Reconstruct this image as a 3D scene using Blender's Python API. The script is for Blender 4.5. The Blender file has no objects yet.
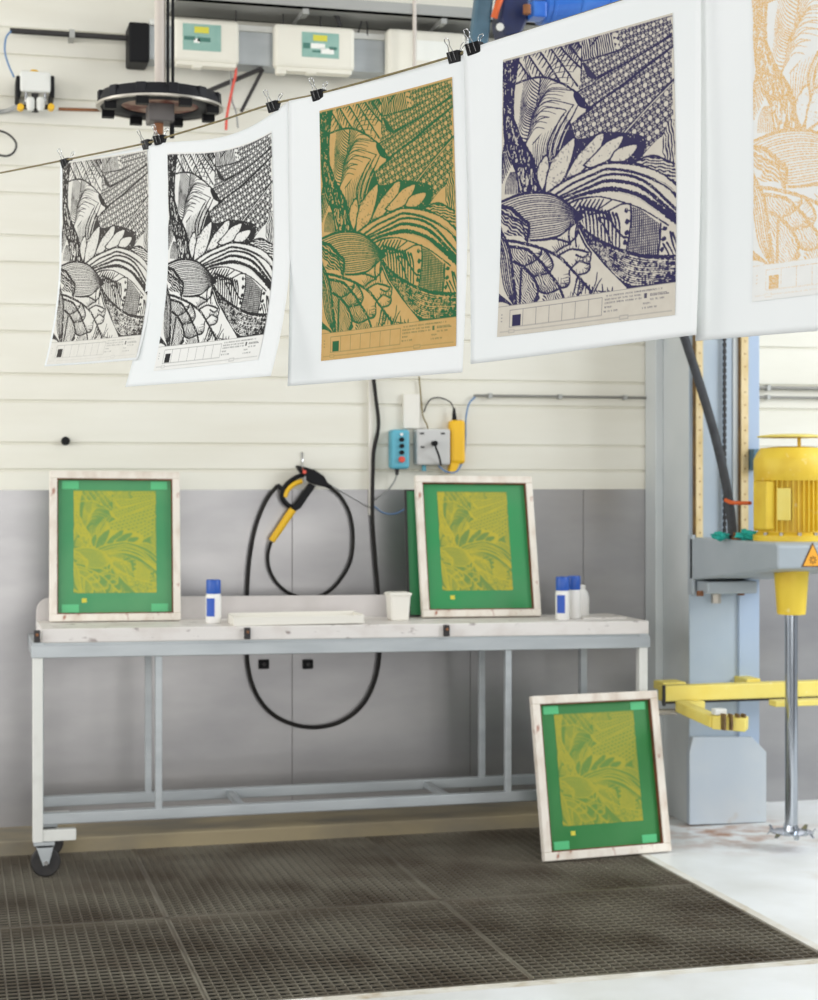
import bpy, bmesh, math, random
import numpy as np
from mathutils import Vector, Matrix
random.seed(3)
SC = bpy.context.scene
COL = SC.collection
PI = math.pi
EXPO, WORLD, KEY, SIDE, ROOF, LEFT, HALL = 0.0, .45, 435, 225, 4, 82, 160
# ---------------------------------------------------------------- the botanical linocut, drawn as ink coverage
AW, AH = 600, 744            # drawing grid of the picture (0.300 x 0.372 m)
STRIP = 92                   # caption strip below the picture
def make_art():
    rs = np.random.RandomState(7)
    H, W = AH + STRIP, AW
    ink = np.zeros((H, W), np.float32)
    yy, xx = np.mgrid[0:H, 0:W].astype(np.float32)
    def noise(cell, seed, sx=1.0):
        r = np.random.RandomState(seed)
        gh, gw = int(H / cell) + 3, int(W / (cell * sx)) + 3
        g = r.rand(gh, gw).astype(np.float32)
        fy, fx = yy / cell, xx / (cell * sx)
        iy, ix = fy.astype(int), fx.astype(int)
        ty, tx = fy - iy, fx - ix
        return (g[iy, ix] * (1 - tx) + g[iy, ix + 1] * tx) * (1 - ty) + (g[iy + 1, ix] * (1 - tx) + g[iy + 1, ix + 1] * tx) * ty
    n_fine, n_mid, n_big = noise(5, 1), noise(14, 2), noise(50, 3)
    n_st = noise(13, 4, 0.25)
    # a rectifying map from sketch coordinates to the drawing grid
    src = [(504, 60), (676, 16), (680, 288.5), (505, 312)]
    dst = [(0, 0), (AW, 0), (AW, AH), (0, AH)]
    Am, bv = [], []
    for (x, y), (u, v) in zip(src, dst):
        Am.append([x, y, 1, 0, 0, 0, -u * x, -u * y]); bv.append(u)
        Am.append([0, 0, 0, x, y, 1, -v * x, -v * y]); bv.append(v)
    h = np.append(np.linalg.solve(np.array(Am, float), np.array(bv, float)), 1).reshape(3, 3)
    OR = dict(A=(495, 0), B=(590, 0), C=(495, 110), D=(590, 110), E=(495, 220), F=(590, 220))
    def P(s):
        out, t = [], 'A'
        for w in s.split():
            if w in OR: t = w; continue
            a, b = w.split(',')
            x, y = OR[t][0] + float(a) * .12225, OR[t][1] + float(b) * .12225
            q = h @ np.array([x, y, 1.0]); out.append((q[0] / q[2], q[1] / q[2]))
        return np.array(out)
    def smooth(p, n=8, closed=False):
        if len(p) < 3: return p
        q = np.vstack([p[-1:], p, p[:2]]) if closed else np.vstack([2 * p[0] - p[1], p, 2 * p[-1] - p[-2]])
        out = []
        for i in range(1, len(q) - 2):
            a, b, c, d = q[i - 1:i + 3]
            for t in np.arange(n) / n:
                out.append(.5 * ((2 * b) + (c - a) * t + (2 * a - 5 * b + 4 * c - d) * t * t + (3 * b - a - 3 * c + d) * t ** 3))
        if not closed: out.append(p[-1])
        return np.array(out)
    def stroke(p, w0, w1=None, val=1.0, sm=True, rough=.35):
        if isinstance(p, str): p = P(p)
        p = np.asarray(p, float)
        if sm: p = smooth(p)
        if w1 is None: w1 = w0
        w0, w1 = w0 * .74, w1 * .74
        n = len(p) - 1
        for i in range(n):
            a, b = p[i], p[i + 1]
            wa, wb = w0 + (w1 - w0) * i / n, w0 + (w1 - w0) * (i + 1) / n
            m = max(wa, wb) / 2 + 2
            x0, x1 = int(max(0, min(a[0], b[0]) - m)), int(min(W, max(a[0], b[0]) + m + 1))
            y0, y1 = int(max(0, min(a[1], b[1]) - m)), int(min(AH, max(a[1], b[1]) + m + 1))
            if x1 <= x0 or y1 <= y0: continue
            X, Y = xx[y0:y1, x0:x1], yy[y0:y1, x0:x1]
            d = b - a; L = max(d @ d, 1e-6)
            t = np.clip(((X - a[0]) * d[0] + (Y - a[1]) * d[1]) / L, 0, 1)
            dist = np.hypot(X - a[0] - t * d[0], Y - a[1] - t * d[1])
            hw = (wa + (wb - wa) * t) / 2 * (1 + rough * (n_fine[y0:y1, x0:x1] - .5) * 2)
            c = np.clip(hw - dist + .5, 0, 1)
            s = ink[y0:y1, x0:x1]
            ink[y0:y1, x0:x1] = s + (val - s) * c
    def mask(p, sm=True):
        if isinstance(p, str): p = P(p)
        if sm: p = smooth(p, 6, True)
        x0, x1 = int(max(0, p[:, 0].min())), int(min(W, p[:, 0].max() + 2))
        y0, y1 = int(max(0, p[:, 1].min())), int(min(AH, p[:, 1].max() + 2))
        m = np.zeros((H, W), bool)
        if x1 <= x0 or y1 <= y0: return m
        X, Y = xx[y0:y1, x0:x1], yy[y0:y1, x0:x1]
        c = np.zeros(X.shape, bool)
        for (ax, ay), (bx, by) in zip(p, np.roll(p, -1, 0)):
            if ay == by: continue
            c ^= ((ay > Y) != (by > Y)) & (X < (bx - ax) * (Y - ay) / (by - ay) + ax)
        m[y0:y1, x0:x1] = c
        return m
    def fill(m, val):
        if isinstance(m, str): m = mask(m)
        ink[m] = val
        return m
    def hatch(m, ang, per, duty=.5, wob=3.0, curve=0.0):
        if isinstance(m, str): m = mask(m)
        a = math.radians(ang)
        q = -xx * math.sin(a) + yy * math.cos(a); p_ = xx * math.cos(a) + yy * math.sin(a)
        q = q + (n_mid - .5) * wob * 2 + curve * (p_ / 100) ** 2
        w = np.abs((q / per) % 1 - .5) * 2
        v = np.clip((duty + (n_st - .5) * .5 - w) * per / 2.2 + .5, 0, 1)
        ink[m] = v[m]
        return m
    def lattice(m, a, b, s):
        if isinstance(m, str): m = mask(m, False)
        a, b = P(a)[0], P(b)[0]
        d = (b - a) / np.hypot(*(b - a))
        p_ = (xx - a[0]) * d[0] + (yy - a[1]) * d[1]; q = -(xx - a[0]) * d[1] + (yy - a[1]) * d[0]
        v = np.ones((H, W), np.float32) * .97
        rh = s * .8
        row = np.floor(q / rh); off = (row % 2) * .5
        dx = ((p_ / s + off) % 1 - .5) * s; dy = (q / rh % 1 - .5) * rh
        for k in (-1, 1):       # the little triangles of the weave
            v = np.minimum(v, 1 - .7 * np.clip(s * .12 - np.hypot(dx, dy - k * rh * .52) + .5, 0, 1))
            v = np.minimum(v, 1 - .7 * np.clip(s * .10 - np.hypot(np.abs(dx) - s * .40, dy - k * rh * .24) + .5, 0, 1))
            v = np.minimum(v, 1 - .6 * np.clip(s * .07 - np.hypot(np.abs(dx) - s * .5, dy) + .5, 0, 1))
        v = np.minimum(v, 1 - np.clip(s * .24 * (1 + .3 * (n_mid - .5)) - np.hypot(dx, dy * 1.0) + .5, 0, 1))
        ink[m] = v[m]
        return m
    def petal(p, w=7, st=.5):
        m = mask(p); ink[m] = 0
        c = P(p).mean(0)
        r = np.hypot(xx - c[0], yy - c[1])
        dots = (n_fine > .70) & (n_big * .5 + n_mid * .5 > .38) & m
        ink[dots] = st
        q = P(p); stroke(np.vstack([q, q[:1]]), w)
        return m
    def between(pa, pb, n, w0, w1=None, val=1.0, skip=(), t0=0.0, t1=1.0, rough=.35):
        a, b = smooth(P(pa)), smooth(P(pb))
        def rs_(p, k=24):
            L = np.append(0, np.cumsum(np.hypot(*np.diff(p, axis=0).T))); t = np.linspace(0, L[-1], k)
            return np.stack([np.interp(t, L, p[:, 0]), np.interp(t, L, p[:, 1])], 1)
        a, b = rs_(a), rs_(b)
        for i in range(n):
            if i in skip: continue
            t = t0 + (t1 - t0) * (i + .5) / n + (rs.rand() - .5) * .25 / n
            stroke(a * (1 - t) + b * t, w0, w1, val, False, rough)
    k = .43 * 600 / 610          # zoomed sketch unit -> grid unit
    # --- upper left: chevron fields with comb teeth
    lines = ["A 150,440 215,520 310,660", "A 265,420 330,520 430,660", "A 340,380 420,480 545,675", "A 440,360 540,500 690,715",
             "A 530,360 600,450 715,565", "A 600,345 650,410 722,510", "A 660,330 690,350 722,400"]
    for i, l in enumerate(lines):
        stroke(l, 8)
        q = smooth(P(l), 14)
        for j in range(1, len(q) - 2, 3):
            a = q[j]; L = 24 + 8 * rs.rand()
            b = a + np.array([-L * .52 - 2, L * .62]) if i % 2 == 0 else a + np.array([-L * .35, L * .8])
            stroke(np.array([a, (a + b) / 2 + rs.randn(2), b]), 8, 4)
    # --- big fan leaf under its arc
    fan = "A 180,690 300,650 420,640 560,690 675,760 665,880 600,960 C 640,20 560,70 430,180 330,300 270,300 200,200 165,40 A 165,800"
    fill(fan, 0)
    rib = smooth(P("A 388,650 372,780 345,900 C 318,70 300,170 268,300"), 10)
    for i in range(3, len(rib) - 1, 1):
        f = i / len(rib)
        a = rib[i]
        L = 92 * (1 - .35 * f)
        b = a + np.array([-L * (.62 - .1 * f), -L * (.95 - .3 * f)]); c = (a + b) / 2 + np.array([-6, 10])
        if i % 2 == 0: stroke(np.array([a, c, b]), 6.2, 2.4)
        if i % 3 == 0:
            L = 150 * (1 - .45 * f)
            b = a + np.array([L * .95, -L * (.42 - .22 * f)]); c = a + np.array([L * .35, -L * .40])
            stroke(np.array([a, c, (c + b) / 2 + (0, -6), b]), 5.2, 2)
    for s in ("A 390,800 480,740 650,750", "A 370,880 480,830 660,870", "A 345,960 440,890 590,910 570,950", "C 315,130 420,70 560,80 580,50"):
        stroke(s, 5, 4)
    stroke(rib, 9, 4, sm=False)
    stroke("A 180,690 300,650 420,640 560,690 680,765", 9)
    stroke("A 735,320 725,500 720,745", 9)
    # --- hatched patch at the top
    m = mask("A 735,330 B 0,300 180,258 225,340 245,440 120,480 0,505 A 735,510")
    hatch(m, 82, 7.5, .55, 3)
    stroke("B 115,265 70,330 28,385", 8)
    fill("B 180,255 330,215 320,400 245,440 215,330", .96)
    for s in ("B 225,300", "B 235,355", "B 250,405"):
        q = P(s)[0]; stroke(np.array([q - (5, 3), q + (5, 3)]), 16, 14, 0)
    stroke("A 735,515 B 0,505 200,450 350,390 540,300 690,235", 10)
    # --- the woven petals fanning to the upper right
    lattice("B 250,235 450,180 680,140 690,235 540,300 350,390 265,420", "B 300,340", "B 600,235", 25)
    stroke("B 180,262 330,215 480,175 680,150", 12)
    lattice("A 735,520 B 0,510 200,455 350,395 540,305 700,240 700,400 690,410 460,580 300,690 150,740 0,800 A 818,790 690,770 735,600", "B 60,600", "B 560,330", 23)
    fill("A 725,510 B 0,560 80,660 0,640 A 760,610", .98)
    stroke("B 60,650 300,540 550,400 690,300", 7)
    stroke("A 670,775 818,705 B 90,660 200,600", 11)
    lattice("A 670,780 818,705 B 80,665 300,545 690,320 690,405 460,580 300,695 150,790 0,900 A 780,900 700,880", "B 60,760", "B 500,480", 24)
    stroke("B 60,655 300,540 500,430 690,320", 7)
    lattice("A 690,985 800,900 B 0,905 300,700 460,580 690,410 690,700 400,985 D 300,200 120,215 0,240 C 760,260 680,240 615,140", "B 40,860", "B 560,560", 29)
    lattice("D 300,200 490,0 B 690,705 700,980 D 700,120 600,235 400,440 330,330", "D 330,200", "B 680,800", 30)
    fill("A 655,790 690,760 780,880 770,905 700,880", 1)
    stroke("A 690,990 800,900 B 0,905 300,700 460,580 700,405", 11)
    stroke("D 290,215 490,0 B 700,690", 16); stroke("D 300,205 490,5 B 700,700", 5, 4, 0)
    stroke("D 385,460 600,240 700,115", 9)
    fill("D 450,400 610,245 610,410 520,405", 0)
    m = mask("D 605,410 620,225 700,110 705,480 640,440"); hatch(m, 84, 9, .55, 4)
    # --- dark shadow around the leaves, then grass blades
    fill("C 350,680 330,420 300,330 420,180 600,90 640,130 680,240 D 0,235 130,200 290,205 450,240 470,330 400,450 200,470 0,490 C 700,560 480,700", .99)
    fill("C 270,300 330,290 420,170 470,60 560,60 600,100 480,400 400,470 340,470", 0)
    for i in range(13):
        x0 = 330 + i * 14; x1 = 330 + i * 25
        stroke("C %d,%d %d,%d %d,%d" % (x0, 480 - i * 4, x0 + (x1 - x0) * .35, 330 - i * 6, x1, 270 - i * 18), 3.5 + (i % 3) * 2, 2)
    for s in ("C 480,420 500,250 600,60 650,-20", "C 520,370 560,230 640,80 700,-40", "C 440,400 460,260 540,100 580,40"):
        stroke(s, 12, 6)
    for s in ("C 500,390 530,240 620,80 640,0", "C 540,340 580,220 620,140"):
        stroke(s, 4, 3, 0)
    # --- trunk down the left side
    trunk = "A 75,505 205,478 178,660 165,800 168,980 C 185,120 225,235 275,315 335,430 350,560 388,695 230,700 215,600 195,500 140,380 95,250 82,60 A 82,800"
    m = fill(trunk, 1)
    sp = (n_st > .70) & (n_fine > .5) & m
    ink[sp] = .25
    m2 = mask("C 205,500 300,480 345,560 350,680 240,690"); ink[(n_st > .55) & (n_fine > .3) & m2] = .12
    m2 = mask("C 105,70 150,90 190,250 290,420 190,440 120,260"); ink[(n_st > .58) & (n_fine > .4) & m2] = .2
    stroke("C 165,450 250,470 330,440", 13)
    stroke("A 205,478 178,660 165,800 168,980 C 185,120 225,235 275,315 335,430 350,560 385,695", 12)
    m = fill("C 60,250 100,270 165,440 200,520 225,690 60,770", 0)
    between("C 100,270 130,380 160,450", "C 70,420 75,520 80,620", 8, 4.5)
    for i in range(9):
        stroke("C %d,700 %d,600 %d,520" % (110 + i * 13, 118 + i * 11, 190 - (8 - i) * 5), 4.5, 3)
    stroke("C 100,270 130,380 190,500 225,690", 9)
    # --- leaves
    petal("C 400,685 362,570 372,470 440,380 458,500 420,650", 8)
    petal("C 425,692 440,560 500,400 660,240 645,400 570,590 465,690", 8)
    petal("C 578,590 680,400 818,250 D 60,225 130,210 100,330 20,420 C 720,525", 8)
    petal("D -40,470 60,370 150,280 285,232 240,345 150,440 20,490", 8)
    petal("D 165,445 240,340 400,303 370,385 285,447", 8)
    # --- arching ribbons
    fill("C 440,692 600,580 818,480 D 150,445 300,450 450,475 600,540 720,640 730,1000 650,985 450,855 300,795 120,740 0,738 C 700,760 590,790 560,745", 0)
    stroke("C 450,690 600,590 818,490 D 150,455 300,458 450,485 600,545 725,645", 11)
    stroke("C 500,718 650,620 818,548 D 150,507 300,520 450,562 640,655 725,745", 10, 12)
    stroke("C 530,735 680,660 818,595 D 150,552 330,562 500,640 725,855", 9, 12)
    stroke("C 550,745 690,690 818,640 D 150,603 330,622 480,690 725,905", 12, 15)
    stroke("C 580,770 700,720 818,692 D 200,672 400,725 560,822 725,945", 12, 25)
    stroke("D 250,700 400,745 520,830 600,890", 6, 5, .15); stroke("D 560,600 650,655 700,700", 4, 4, .2)
    stroke("C 590,800 700,752 818,738 D 120,742 300,792 450,852 660,985", 9)
    m = mask("D 385,448 470,412 560,408 700,470 705,610 600,540 450,475"); hatch(m, 14, 9, .5, 4)
    stroke("D 385,448 470,412 560,408 705,475", 8)
    # --- window between the ribbons: fan stripes, beads, woven square
    fill("C 700,770 818,742 D 120,745 300,795 450,855 650,985 F 730,160 725,350 600,345 420,325 240,265 90,190 0,130 E 720,20 C 680,860", 0)
    for i in range(7):
        x = 690 + i * 34
        stroke("C %d,%d %d,%d" % (x - 50, 850 + i * 4, x + 10, 758), 12, 7)
    stroke("C 690,860 780,840 818,840 D 0,835 130,870 200,930 F 90,10 150,100 195,215", 9)
    for i in range(11):
        x = -60 + i * 28
        stroke("F %d,%d %d,%d %d,%d" % (x - 5 + i * 2, -110 + i * 9, x + 14 + i * 3, 10 + i * 6, x + 30 + i * 2, 145 + i * 12), 11, 7)
    stroke("D 0,850 80,840 200,760", 7); stroke("D 20,880 150,860 280,800 350,800", 7)
    stroke("F 170,0 240,110 290,170 335,180", 9)
    m = mask("D 358,820 430,845 600,975 F 600,80 588,332 500,330 333,285 352,120", False)
    hatch(m, 88, 6.2, .62, 1.0); ink[m] = np.maximum(ink[m], np.where((yy[m] / 7.5) % 1 < .45, .75, 0))
    stroke("D 352,800 358,900 F 352,120 330,285", 8); stroke("F 602,70 600,200 586,335", 8)
    for s in ("D 318,858", "D 325,950", "F 325,50", "F 326,140", "F 312,222", "F 632,112", "F 632,198", "F 617,288"):
        q = P(s)[0]; e = q + ((16, 0) if q[0] < 480 else (-14, 0))
        stroke(np.array([q, q + (.5, 0)]), 19); stroke(np.array([q, e]), 6)
    for s in ("F 625,240 660,300 680,345", "F 680,140 700,230 735,330", "F 655,230 690,290 712,340", "F 700,150 740,260"):
        stroke(s, 9, 5)
    # --- grained horn
    fill("E 690,50 F 0,215 40,300 150,420 250,530 340,590 500,600 330,640 0,760 E 640,760 640,240", 0)
    horn = "E 690,40 720,20 F 0,125 90,190 240,268 420,328 560,345 730,350 735,565 560,585 430,600 350,585 250,510 150,400 0,225"
    m = fill(horn, 0)
    a_, b_ = "E 715,40 F 20,160 240,280 480,345 730,370", "E 705,50 F 0,215 200,440 400,575 730,545"
    between(a_, b_, 13, 4, 5.6, rough=1.3)
    ink[(n_mid > .72) & (n_fine > .55) & m] *= .3
    stroke("E 690,30 F 0,130 90,190 240,268 420,328 560,345 735,350", 11, 17)
    stroke("E 700,50 F 0,225 150,405 250,515 350,588 430,605 560,590 735,568", 9, 24)
    # --- striped bulb
    bulb = "C 70,765 230,702 400,690 550,740 735,900 E 650,70 550,150 450,182 310,192 290,60 200,-20 C 170,840 85,800"
    fill(bulb, 0)
    between("C 70,765 230,702 400,690 550,740 735,905", "E 300,190 390,190 480,175 580,140 735,5", 21, 5.0, 3.2)
    stroke("C 70,768 230,702 400,690 550,740 738,905", 10); stroke("E 300,192 450,184 550,152 650,72 735,5", 9)
    # --- dark leaf beside it
    m = fill("C 75,800 170,830 260,920 E 300,60 298,210 240,155 130,145 75,60", 1)
    hatch(m, 38, 9, .66, 5)
    stroke("C 75,800 170,830 260,920 E 300,60 298,205", 14); stroke("C 75,850 170,900 E 240,40 280,180", 9)
    fill("E 78,50 135,85 110,120", 0); pass
    # --- scales at the foot
    foot = "E 75,60 300,195 520,178 640,215 690,60 F 0,230 150,410 340,600 200,640 E 818,640 75,770"
    m = mask(foot, False)
    m0 = m & ~mask("C 75,800 170,830 260,920 E 300,60 298,210 240,155 130,145 75,60")
    ink[m0] = 0
    for s in ("E 150,245 290,270 390,350 340,370 270,400 190,370", "E 190,370 270,420 250,740 200,720", "E 260,430 340,500 390,600 370,720 255,740",
              "E 380,350 480,470 420,480 340,490 280,400", "E 360,500 480,480 560,600 470,640 390,620", "E 440,650 560,640 600,690 450,710"):
        m = mask(s); hatch(m, 58, 6.5, .42, 5)
    for s in ("E 140,190 300,225 430,270 560,340 660,440 740,530 830,630", "E 150,240 290,268 385,350 480,470 560,580 610,700",
              "E 190,370 270,415 345,500 392,600 372,720", "E 250,430 250,740"):
        stroke(s, 13, 11)
    def ragged(s, n=13, L=22):
        q = smooth(P(s), max(2, n // (len(s.split()) - 1) + 1))
        stroke(q, 9, 9, sm=False)
        for i in range(len(q) - 1):
            d = q[i + 1] - q[i]; d = d / (np.hypot(*d) + 1e-6)
            nrm = np.array([d[1], -d[0]])
            stroke(np.array([q[i], q[i] + nrm * L * (.5 + rs.rand())]), 5, 2)
    ragged("E 520,310 560,265 640,225"); ragged("E 310,190 420,190 520,180 640,218", 6, 5)
    ragged("E 480,470 505,400 470,320 430,275"); ragged("E 540,325 600,290 660,268 790,300 750,340 690,320", 12, 14)
    ragged("E 650,440 720,370 800,395 815,300", 8, 12); ragged("E 560,600 640,570 640,450", 14, 24)
    ragged("E 700,490 780,470 810,430 800,380", 9, 14); ragged("E 640,690 700,680 760,600 750,540", 12, 16)
    ragged("E 270,410 350,370 400,320 410,280", 12, 18); ragged("E 340,495 420,480 480,465", 12, 18)
    ragged("E 390,620 470,640 560,605", 12, 24); ragged("E 370,720 400,680 380,640", 8, 14)
    ragged("E 640,215 690,160 700,80", 5, 8); stroke("E 640,40 625,150 640,230", 9); stroke("E 690,60 680,150 690,250", 8)
    stroke("E 700,110 760,230 815,300", 8)
    for i in range(10):
        stroke("F %d,%d %d,%d" % (-70 + i * 26, 520 + i * 15, -95 + i * 33, 655 - i * 3), 11 - i * .7, 5)
    for s in ("F 50,650 85,560 95,470", "F 75,640 110,560 135,520", "F 150,640 140,570", "F 190,630 185,600", "F 225,625 228,595", "F 0,560 50,640"):
        stroke(s, 8, 4)
    # --- striped sliver low on the left edge
    fill("E 72,105 150,250 180,450 215,740 75,690", 0)
    between("E 85,110 150,260 182,460 222,745", "E 65,250 85,420 120,600 200,740", 6, 7, 5)
    stroke("E 78,100 152,255 185,455 226,748", 11)
    m = fill("E 60,640 120,670 200,760 60,790", 1); fill("E 75,720 120,715 170,745 75,765", 0)
    # --- uneven inking
    ink[:AH] = np.clip(ink[:AH] - .55 * ((n_fine > .80) & (n_mid > .55))[:AH] * (ink[:AH] > .8), 0, 1)
    ink[0:7] = 0; ink[8:11] = np.maximum(ink[8:11], .7 * (n_mid[8:11] > .35))
    # --- caption strip with colour boxes and small type
    ink[AH:] = 0
    s = ink[AH:]
    s[0:2] = .55
    bx = [42 + 46 * i for i in range(8)]
    for x in bx: s[14:66, x:x + 2] = .6
    s[14:16, 42:366] = .6; s[65:67, 42:366] = .6
    s[30:64, 52:82] = 1
    s[77:79, 10:590] = .45; s[73:86, 425:455] = .35; s[76:83, 428:452] = .05; s[73:84, 40:62] = .3; s[75:82, 43:59] = .05
    def type_(x, y, n, hgt=5):
        while n > 0:
            w = 2 + rs.randint(3); s[y:y + hgt, x:x + w] = .75 * (rs.rand(hgt, w) > .25); x += w + 1 + (rs.rand() < .18) * 4; n -= 1
    for y, n, x in ((10, 40, 378), (20, 24, 374), (30, 26, 374), (42, 6, 374), (54, 8, 372), (10, 6, 508), (36, 10, 522), (46, 6, 500), (58, 9, 498)): type_(x, y, n)
    type_(522, 22, 13, 8); s[20:34, 503:512] = .9; s[26:30, 570:580] = .6
    for y in (24, 34, 44): s[y:y + 4, 12:17] = .5
    # average pairs of grid lines down to the mesh resolution
    return ink.reshape(H // 2, 2, W // 2, 2).mean((1, 3))
# ---------------------------------------------------------------- camera and the map from the photograph to the room
F, CX, HY, TH, HC = 1740.0, 409.0, 480.0, math.radians(14.78), 1.40
CO, SI = math.cos(TH), math.sin(TH)
def ray(px, py):
    t = (px - CX) / F
    return Vector((t * CO + SI, CO - t * SI, -(py - HY) / F))
def W(px, py, Y):                     # the point on the upright plane y = Y
    r = ray(px, py); p = r * (Y / r.y); return Vector((p.x, p.y, HC + p.z))
def WX(px, Y): return W(px, HY, Y).x
def WZ(px, py, Y): return W(px, py, Y).z
def FL(px, py, z=0.0):                # the point on a level plane
    r = ray(px, py); p = r * ((z - HC) / r.z); return Vector((p.x, p.y, z))
cam_d = bpy.data.cameras.new('camera'); cam = bpy.data.objects.new('camera', cam_d); COL.objects.link(cam)
cam.location = (0, 0, HC); cam.rotation_euler = (PI / 2, 0, -TH)
cam_d.sensor_width = 36; cam_d.lens = F / 1000 * 36; cam_d.shift_y = -0.020
cam_d.dof.use_dof = True; cam_d.dof.focus_distance = 2.72; cam_d.dof.aperture_fstop = 11.5
SC.camera = cam
SC.view_settings.view_transform = 'Standard'; SC.view_settings.look = 'None'
SC.view_settings.gamma = 1; SC.view_settings.use_curve_mapping = False
SC.view_settings.exposure = EXPO
# ---------------------------------------------------------------- materials
def lin(c):
    if isinstance(c, str): c = [int(c[i:i + 2], 16) for i in (0, 2, 4)]
    return tuple((v / 255 / 12.92 if v / 255 <= .04045 else ((v / 255 + .055) / 1.055) ** 2.4) for v in c) + (1,)
def mat(name, c, rough=.6, metal=0.0, c2=None, scale=6.0, lo=.4, hi=.7, stretch=(1, 1, 1), bump=0.0, bscale=40.0, c3=None, scale3=3.0, lo3=.58, hi3=.75, detail=6, spec=.5, rvar=0.0):
    m = bpy.data.materials.new(name); m.use_nodes = True
    nt = m.node_tree; b = nt.nodes['Principled BSDF']
    b.inputs['Roughness'].default_value = rough; b.inputs['Metallic'].default_value = metal
    b.inputs['Specular IOR Level'].default_value = spec
    b.inputs['Base Color'].default_value = lin(c)
    tc = nt.nodes.new('ShaderNodeTexCoord'); mp = nt.nodes.new('ShaderNodeMapping')
    mp.inputs['Scale'].default_value = stretch
    nt.links.new(tc.outputs['Object'], mp.inputs['Vector'])
    def ns(sc, lo, hi, det=detail):
        n = nt.nodes.new('ShaderNodeTexNoise'); n.inputs['Scale'].default_value = sc; n.inputs['Detail'].default_value = det
        nt.links.new(mp.outputs[0], n.inputs['Vector'])
        r = nt.nodes.new('ShaderNodeMapRange'); r.inputs[1].default_value = lo; r.inputs[2].default_value = hi
        nt.links.new(n.outputs['Fac'], r.inputs[0]); return r.outputs[0]
    def mix(a, bcol, f):
        x = nt.nodes.new('ShaderNodeMix'); x.data_type = 'RGBA'
        if isinstance(a, tuple): x.inputs[6].default_value = a
        else: nt.links.new(a, x.inputs[6])
        x.inputs[7].default_value = bcol
        nt.links.new(f, x.inputs[0]); return x.outputs[2]
    col = lin(c)
    if c2: col = mix(col, lin(c2), ns(scale, lo, hi))
    if c3: col = mix(col, lin(c3), ns(scale3, lo3, hi3))
    if not isinstance(col, tuple): nt.links.new(col, b.inputs['Base Color'])
    if rvar:
        r = nt.nodes.new('ShaderNodeMapRange'); r.inputs[3].default_value = rough - rvar; r.inputs[4].default_value = rough + rvar
        nt.links.new(ns(scale, .3, .7), r.inputs[0]); nt.links.new(r.outputs[0], b.inputs['Roughness'])
    if bump:
        bp = nt.nodes.new('ShaderNodeBump'); bp.inputs['Strength'].default_value = bump; bp.inputs['Distance'].default_value = .004
        nt.links.new(ns(bscale, 0, 1, 4), bp.inputs['Height']); nt.links.new(bp.outputs[0], b.inputs['Normal'])
    return m
def ink_mat(name, ground, inkc, rough=.8, ground2=None):
    m = mat(name, ground, rough, c2=ground2, scale=60, lo=.35, hi=.75)
    nt = m.node_tree; b = nt.nodes['Principled BSDF']
    at = nt.nodes.new('ShaderNodeAttribute'); at.attribute_name = 'ink'
    x = nt.nodes.new('ShaderNodeMix'); x.data_type = 'RGBA'
    l = b.inputs['Base Color'].links
    if l: nt.links.new(l[0].from_socket, x.inputs[6])
    else: x.inputs[6].default_value = lin(ground)
    x.inputs[7].default_value = lin(inkc)
    nt.links.new(at.outputs['Fac'], x.inputs[0]); nt.links.new(x.outputs[2], b.inputs['Base Color'])
    return m
def rgb(*c): return c
M = {}
M['wall'] = mat('cream_panel', rgb(226, 223, 211), .55, c2=rgb(219, 215, 201), scale=2.5, stretch=(.5, 1, 3))
M['steel'] = mat('stainless_sheet', rgb(174, 172, 172), .37, .88, c2=rgb(146, 145, 147), scale=2.2, lo=.35, hi=.75, stretch=(.6, 1, 1.6), rvar=.03, bump=.04, bscale=30)
M['steel_seam'] = mat('seam', rgb(112, 108, 106), .6, .3)
M['concrete'] = mat('pale_concrete', rgb(238, 240, 241), .34, c2=rgb(214, 214, 210), scale=2.2, lo=.42, hi=.72, c3=rgb(186, 166, 140), scale3=1.7, lo3=.66, hi3=.86, bump=.05)
M['curb'] = mat('curb_concrete', rgb(160, 146, 116), .8, c2=rgb(118, 113, 103), scale=4, lo=.4, hi=.7, stretch=(.5, 1, 1), bump=.2)
M['edge'] = mat('stained_edge', rgb(212, 207, 196), .7, c2=rgb(178, 160, 130), scale=14, lo=.52, hi=.74, c3=rgb(230, 228, 222), scale3=5, lo3=.45, hi3=.6)
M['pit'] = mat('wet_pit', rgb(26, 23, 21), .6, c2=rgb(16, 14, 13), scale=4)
M['grate'] = mat('galvanised_grating', rgb(126, 120, 106), .5, .2, c2=rgb(80, 69, 56), scale=2.4, lo=.4, hi=.66, c3=rgb(82, 60, 44), scale3=1.6, lo3=.55, hi3=.8)
M['tablewhite'] = mat('white_laminate', rgb(222, 217, 212), .45, c2=rgb(204, 195, 188), scale=12, lo=.5, hi=.72, c3=rgb(140, 126, 122), scale3=34, lo3=.62, hi3=.72, stretch=(.5, 1, 1))
M['alu'] = mat('brushed_aluminium', rgb(182, 187, 189), .45, .5, c2=rgb(166, 171, 174), scale=14, stretch=(.2, 1, 1))
M['paintwhite'] = mat('offwhite_paint', rgb(222, 222, 216), .5, c2=rgb(206, 205, 198), scale=10, lo=.5, hi=.75)
M['splash'] = mat('grey_upstand', rgb(202, 196, 193), .5, c2=rgb(190, 184, 180), scale=6)
M['wood'] = mat('painted_wood', rgb(228, 220, 208), .65, c2=rgb(206, 190, 174), scale=16, lo=.46, hi=.72, c3=rgb(160, 96, 72), scale3=30, lo3=.62, hi3=.74, stretch=(1, 1, .6))
M['woodedge'] = mat('ink_stained_wood', rgb(118, 66, 40), .7, c2=rgb(74, 52, 30), scale=22)
M['mesh1'] = mat('screen_mesh', rgb(54, 138, 84), .4, c2=rgb(74, 146, 92), scale=5)
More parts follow.
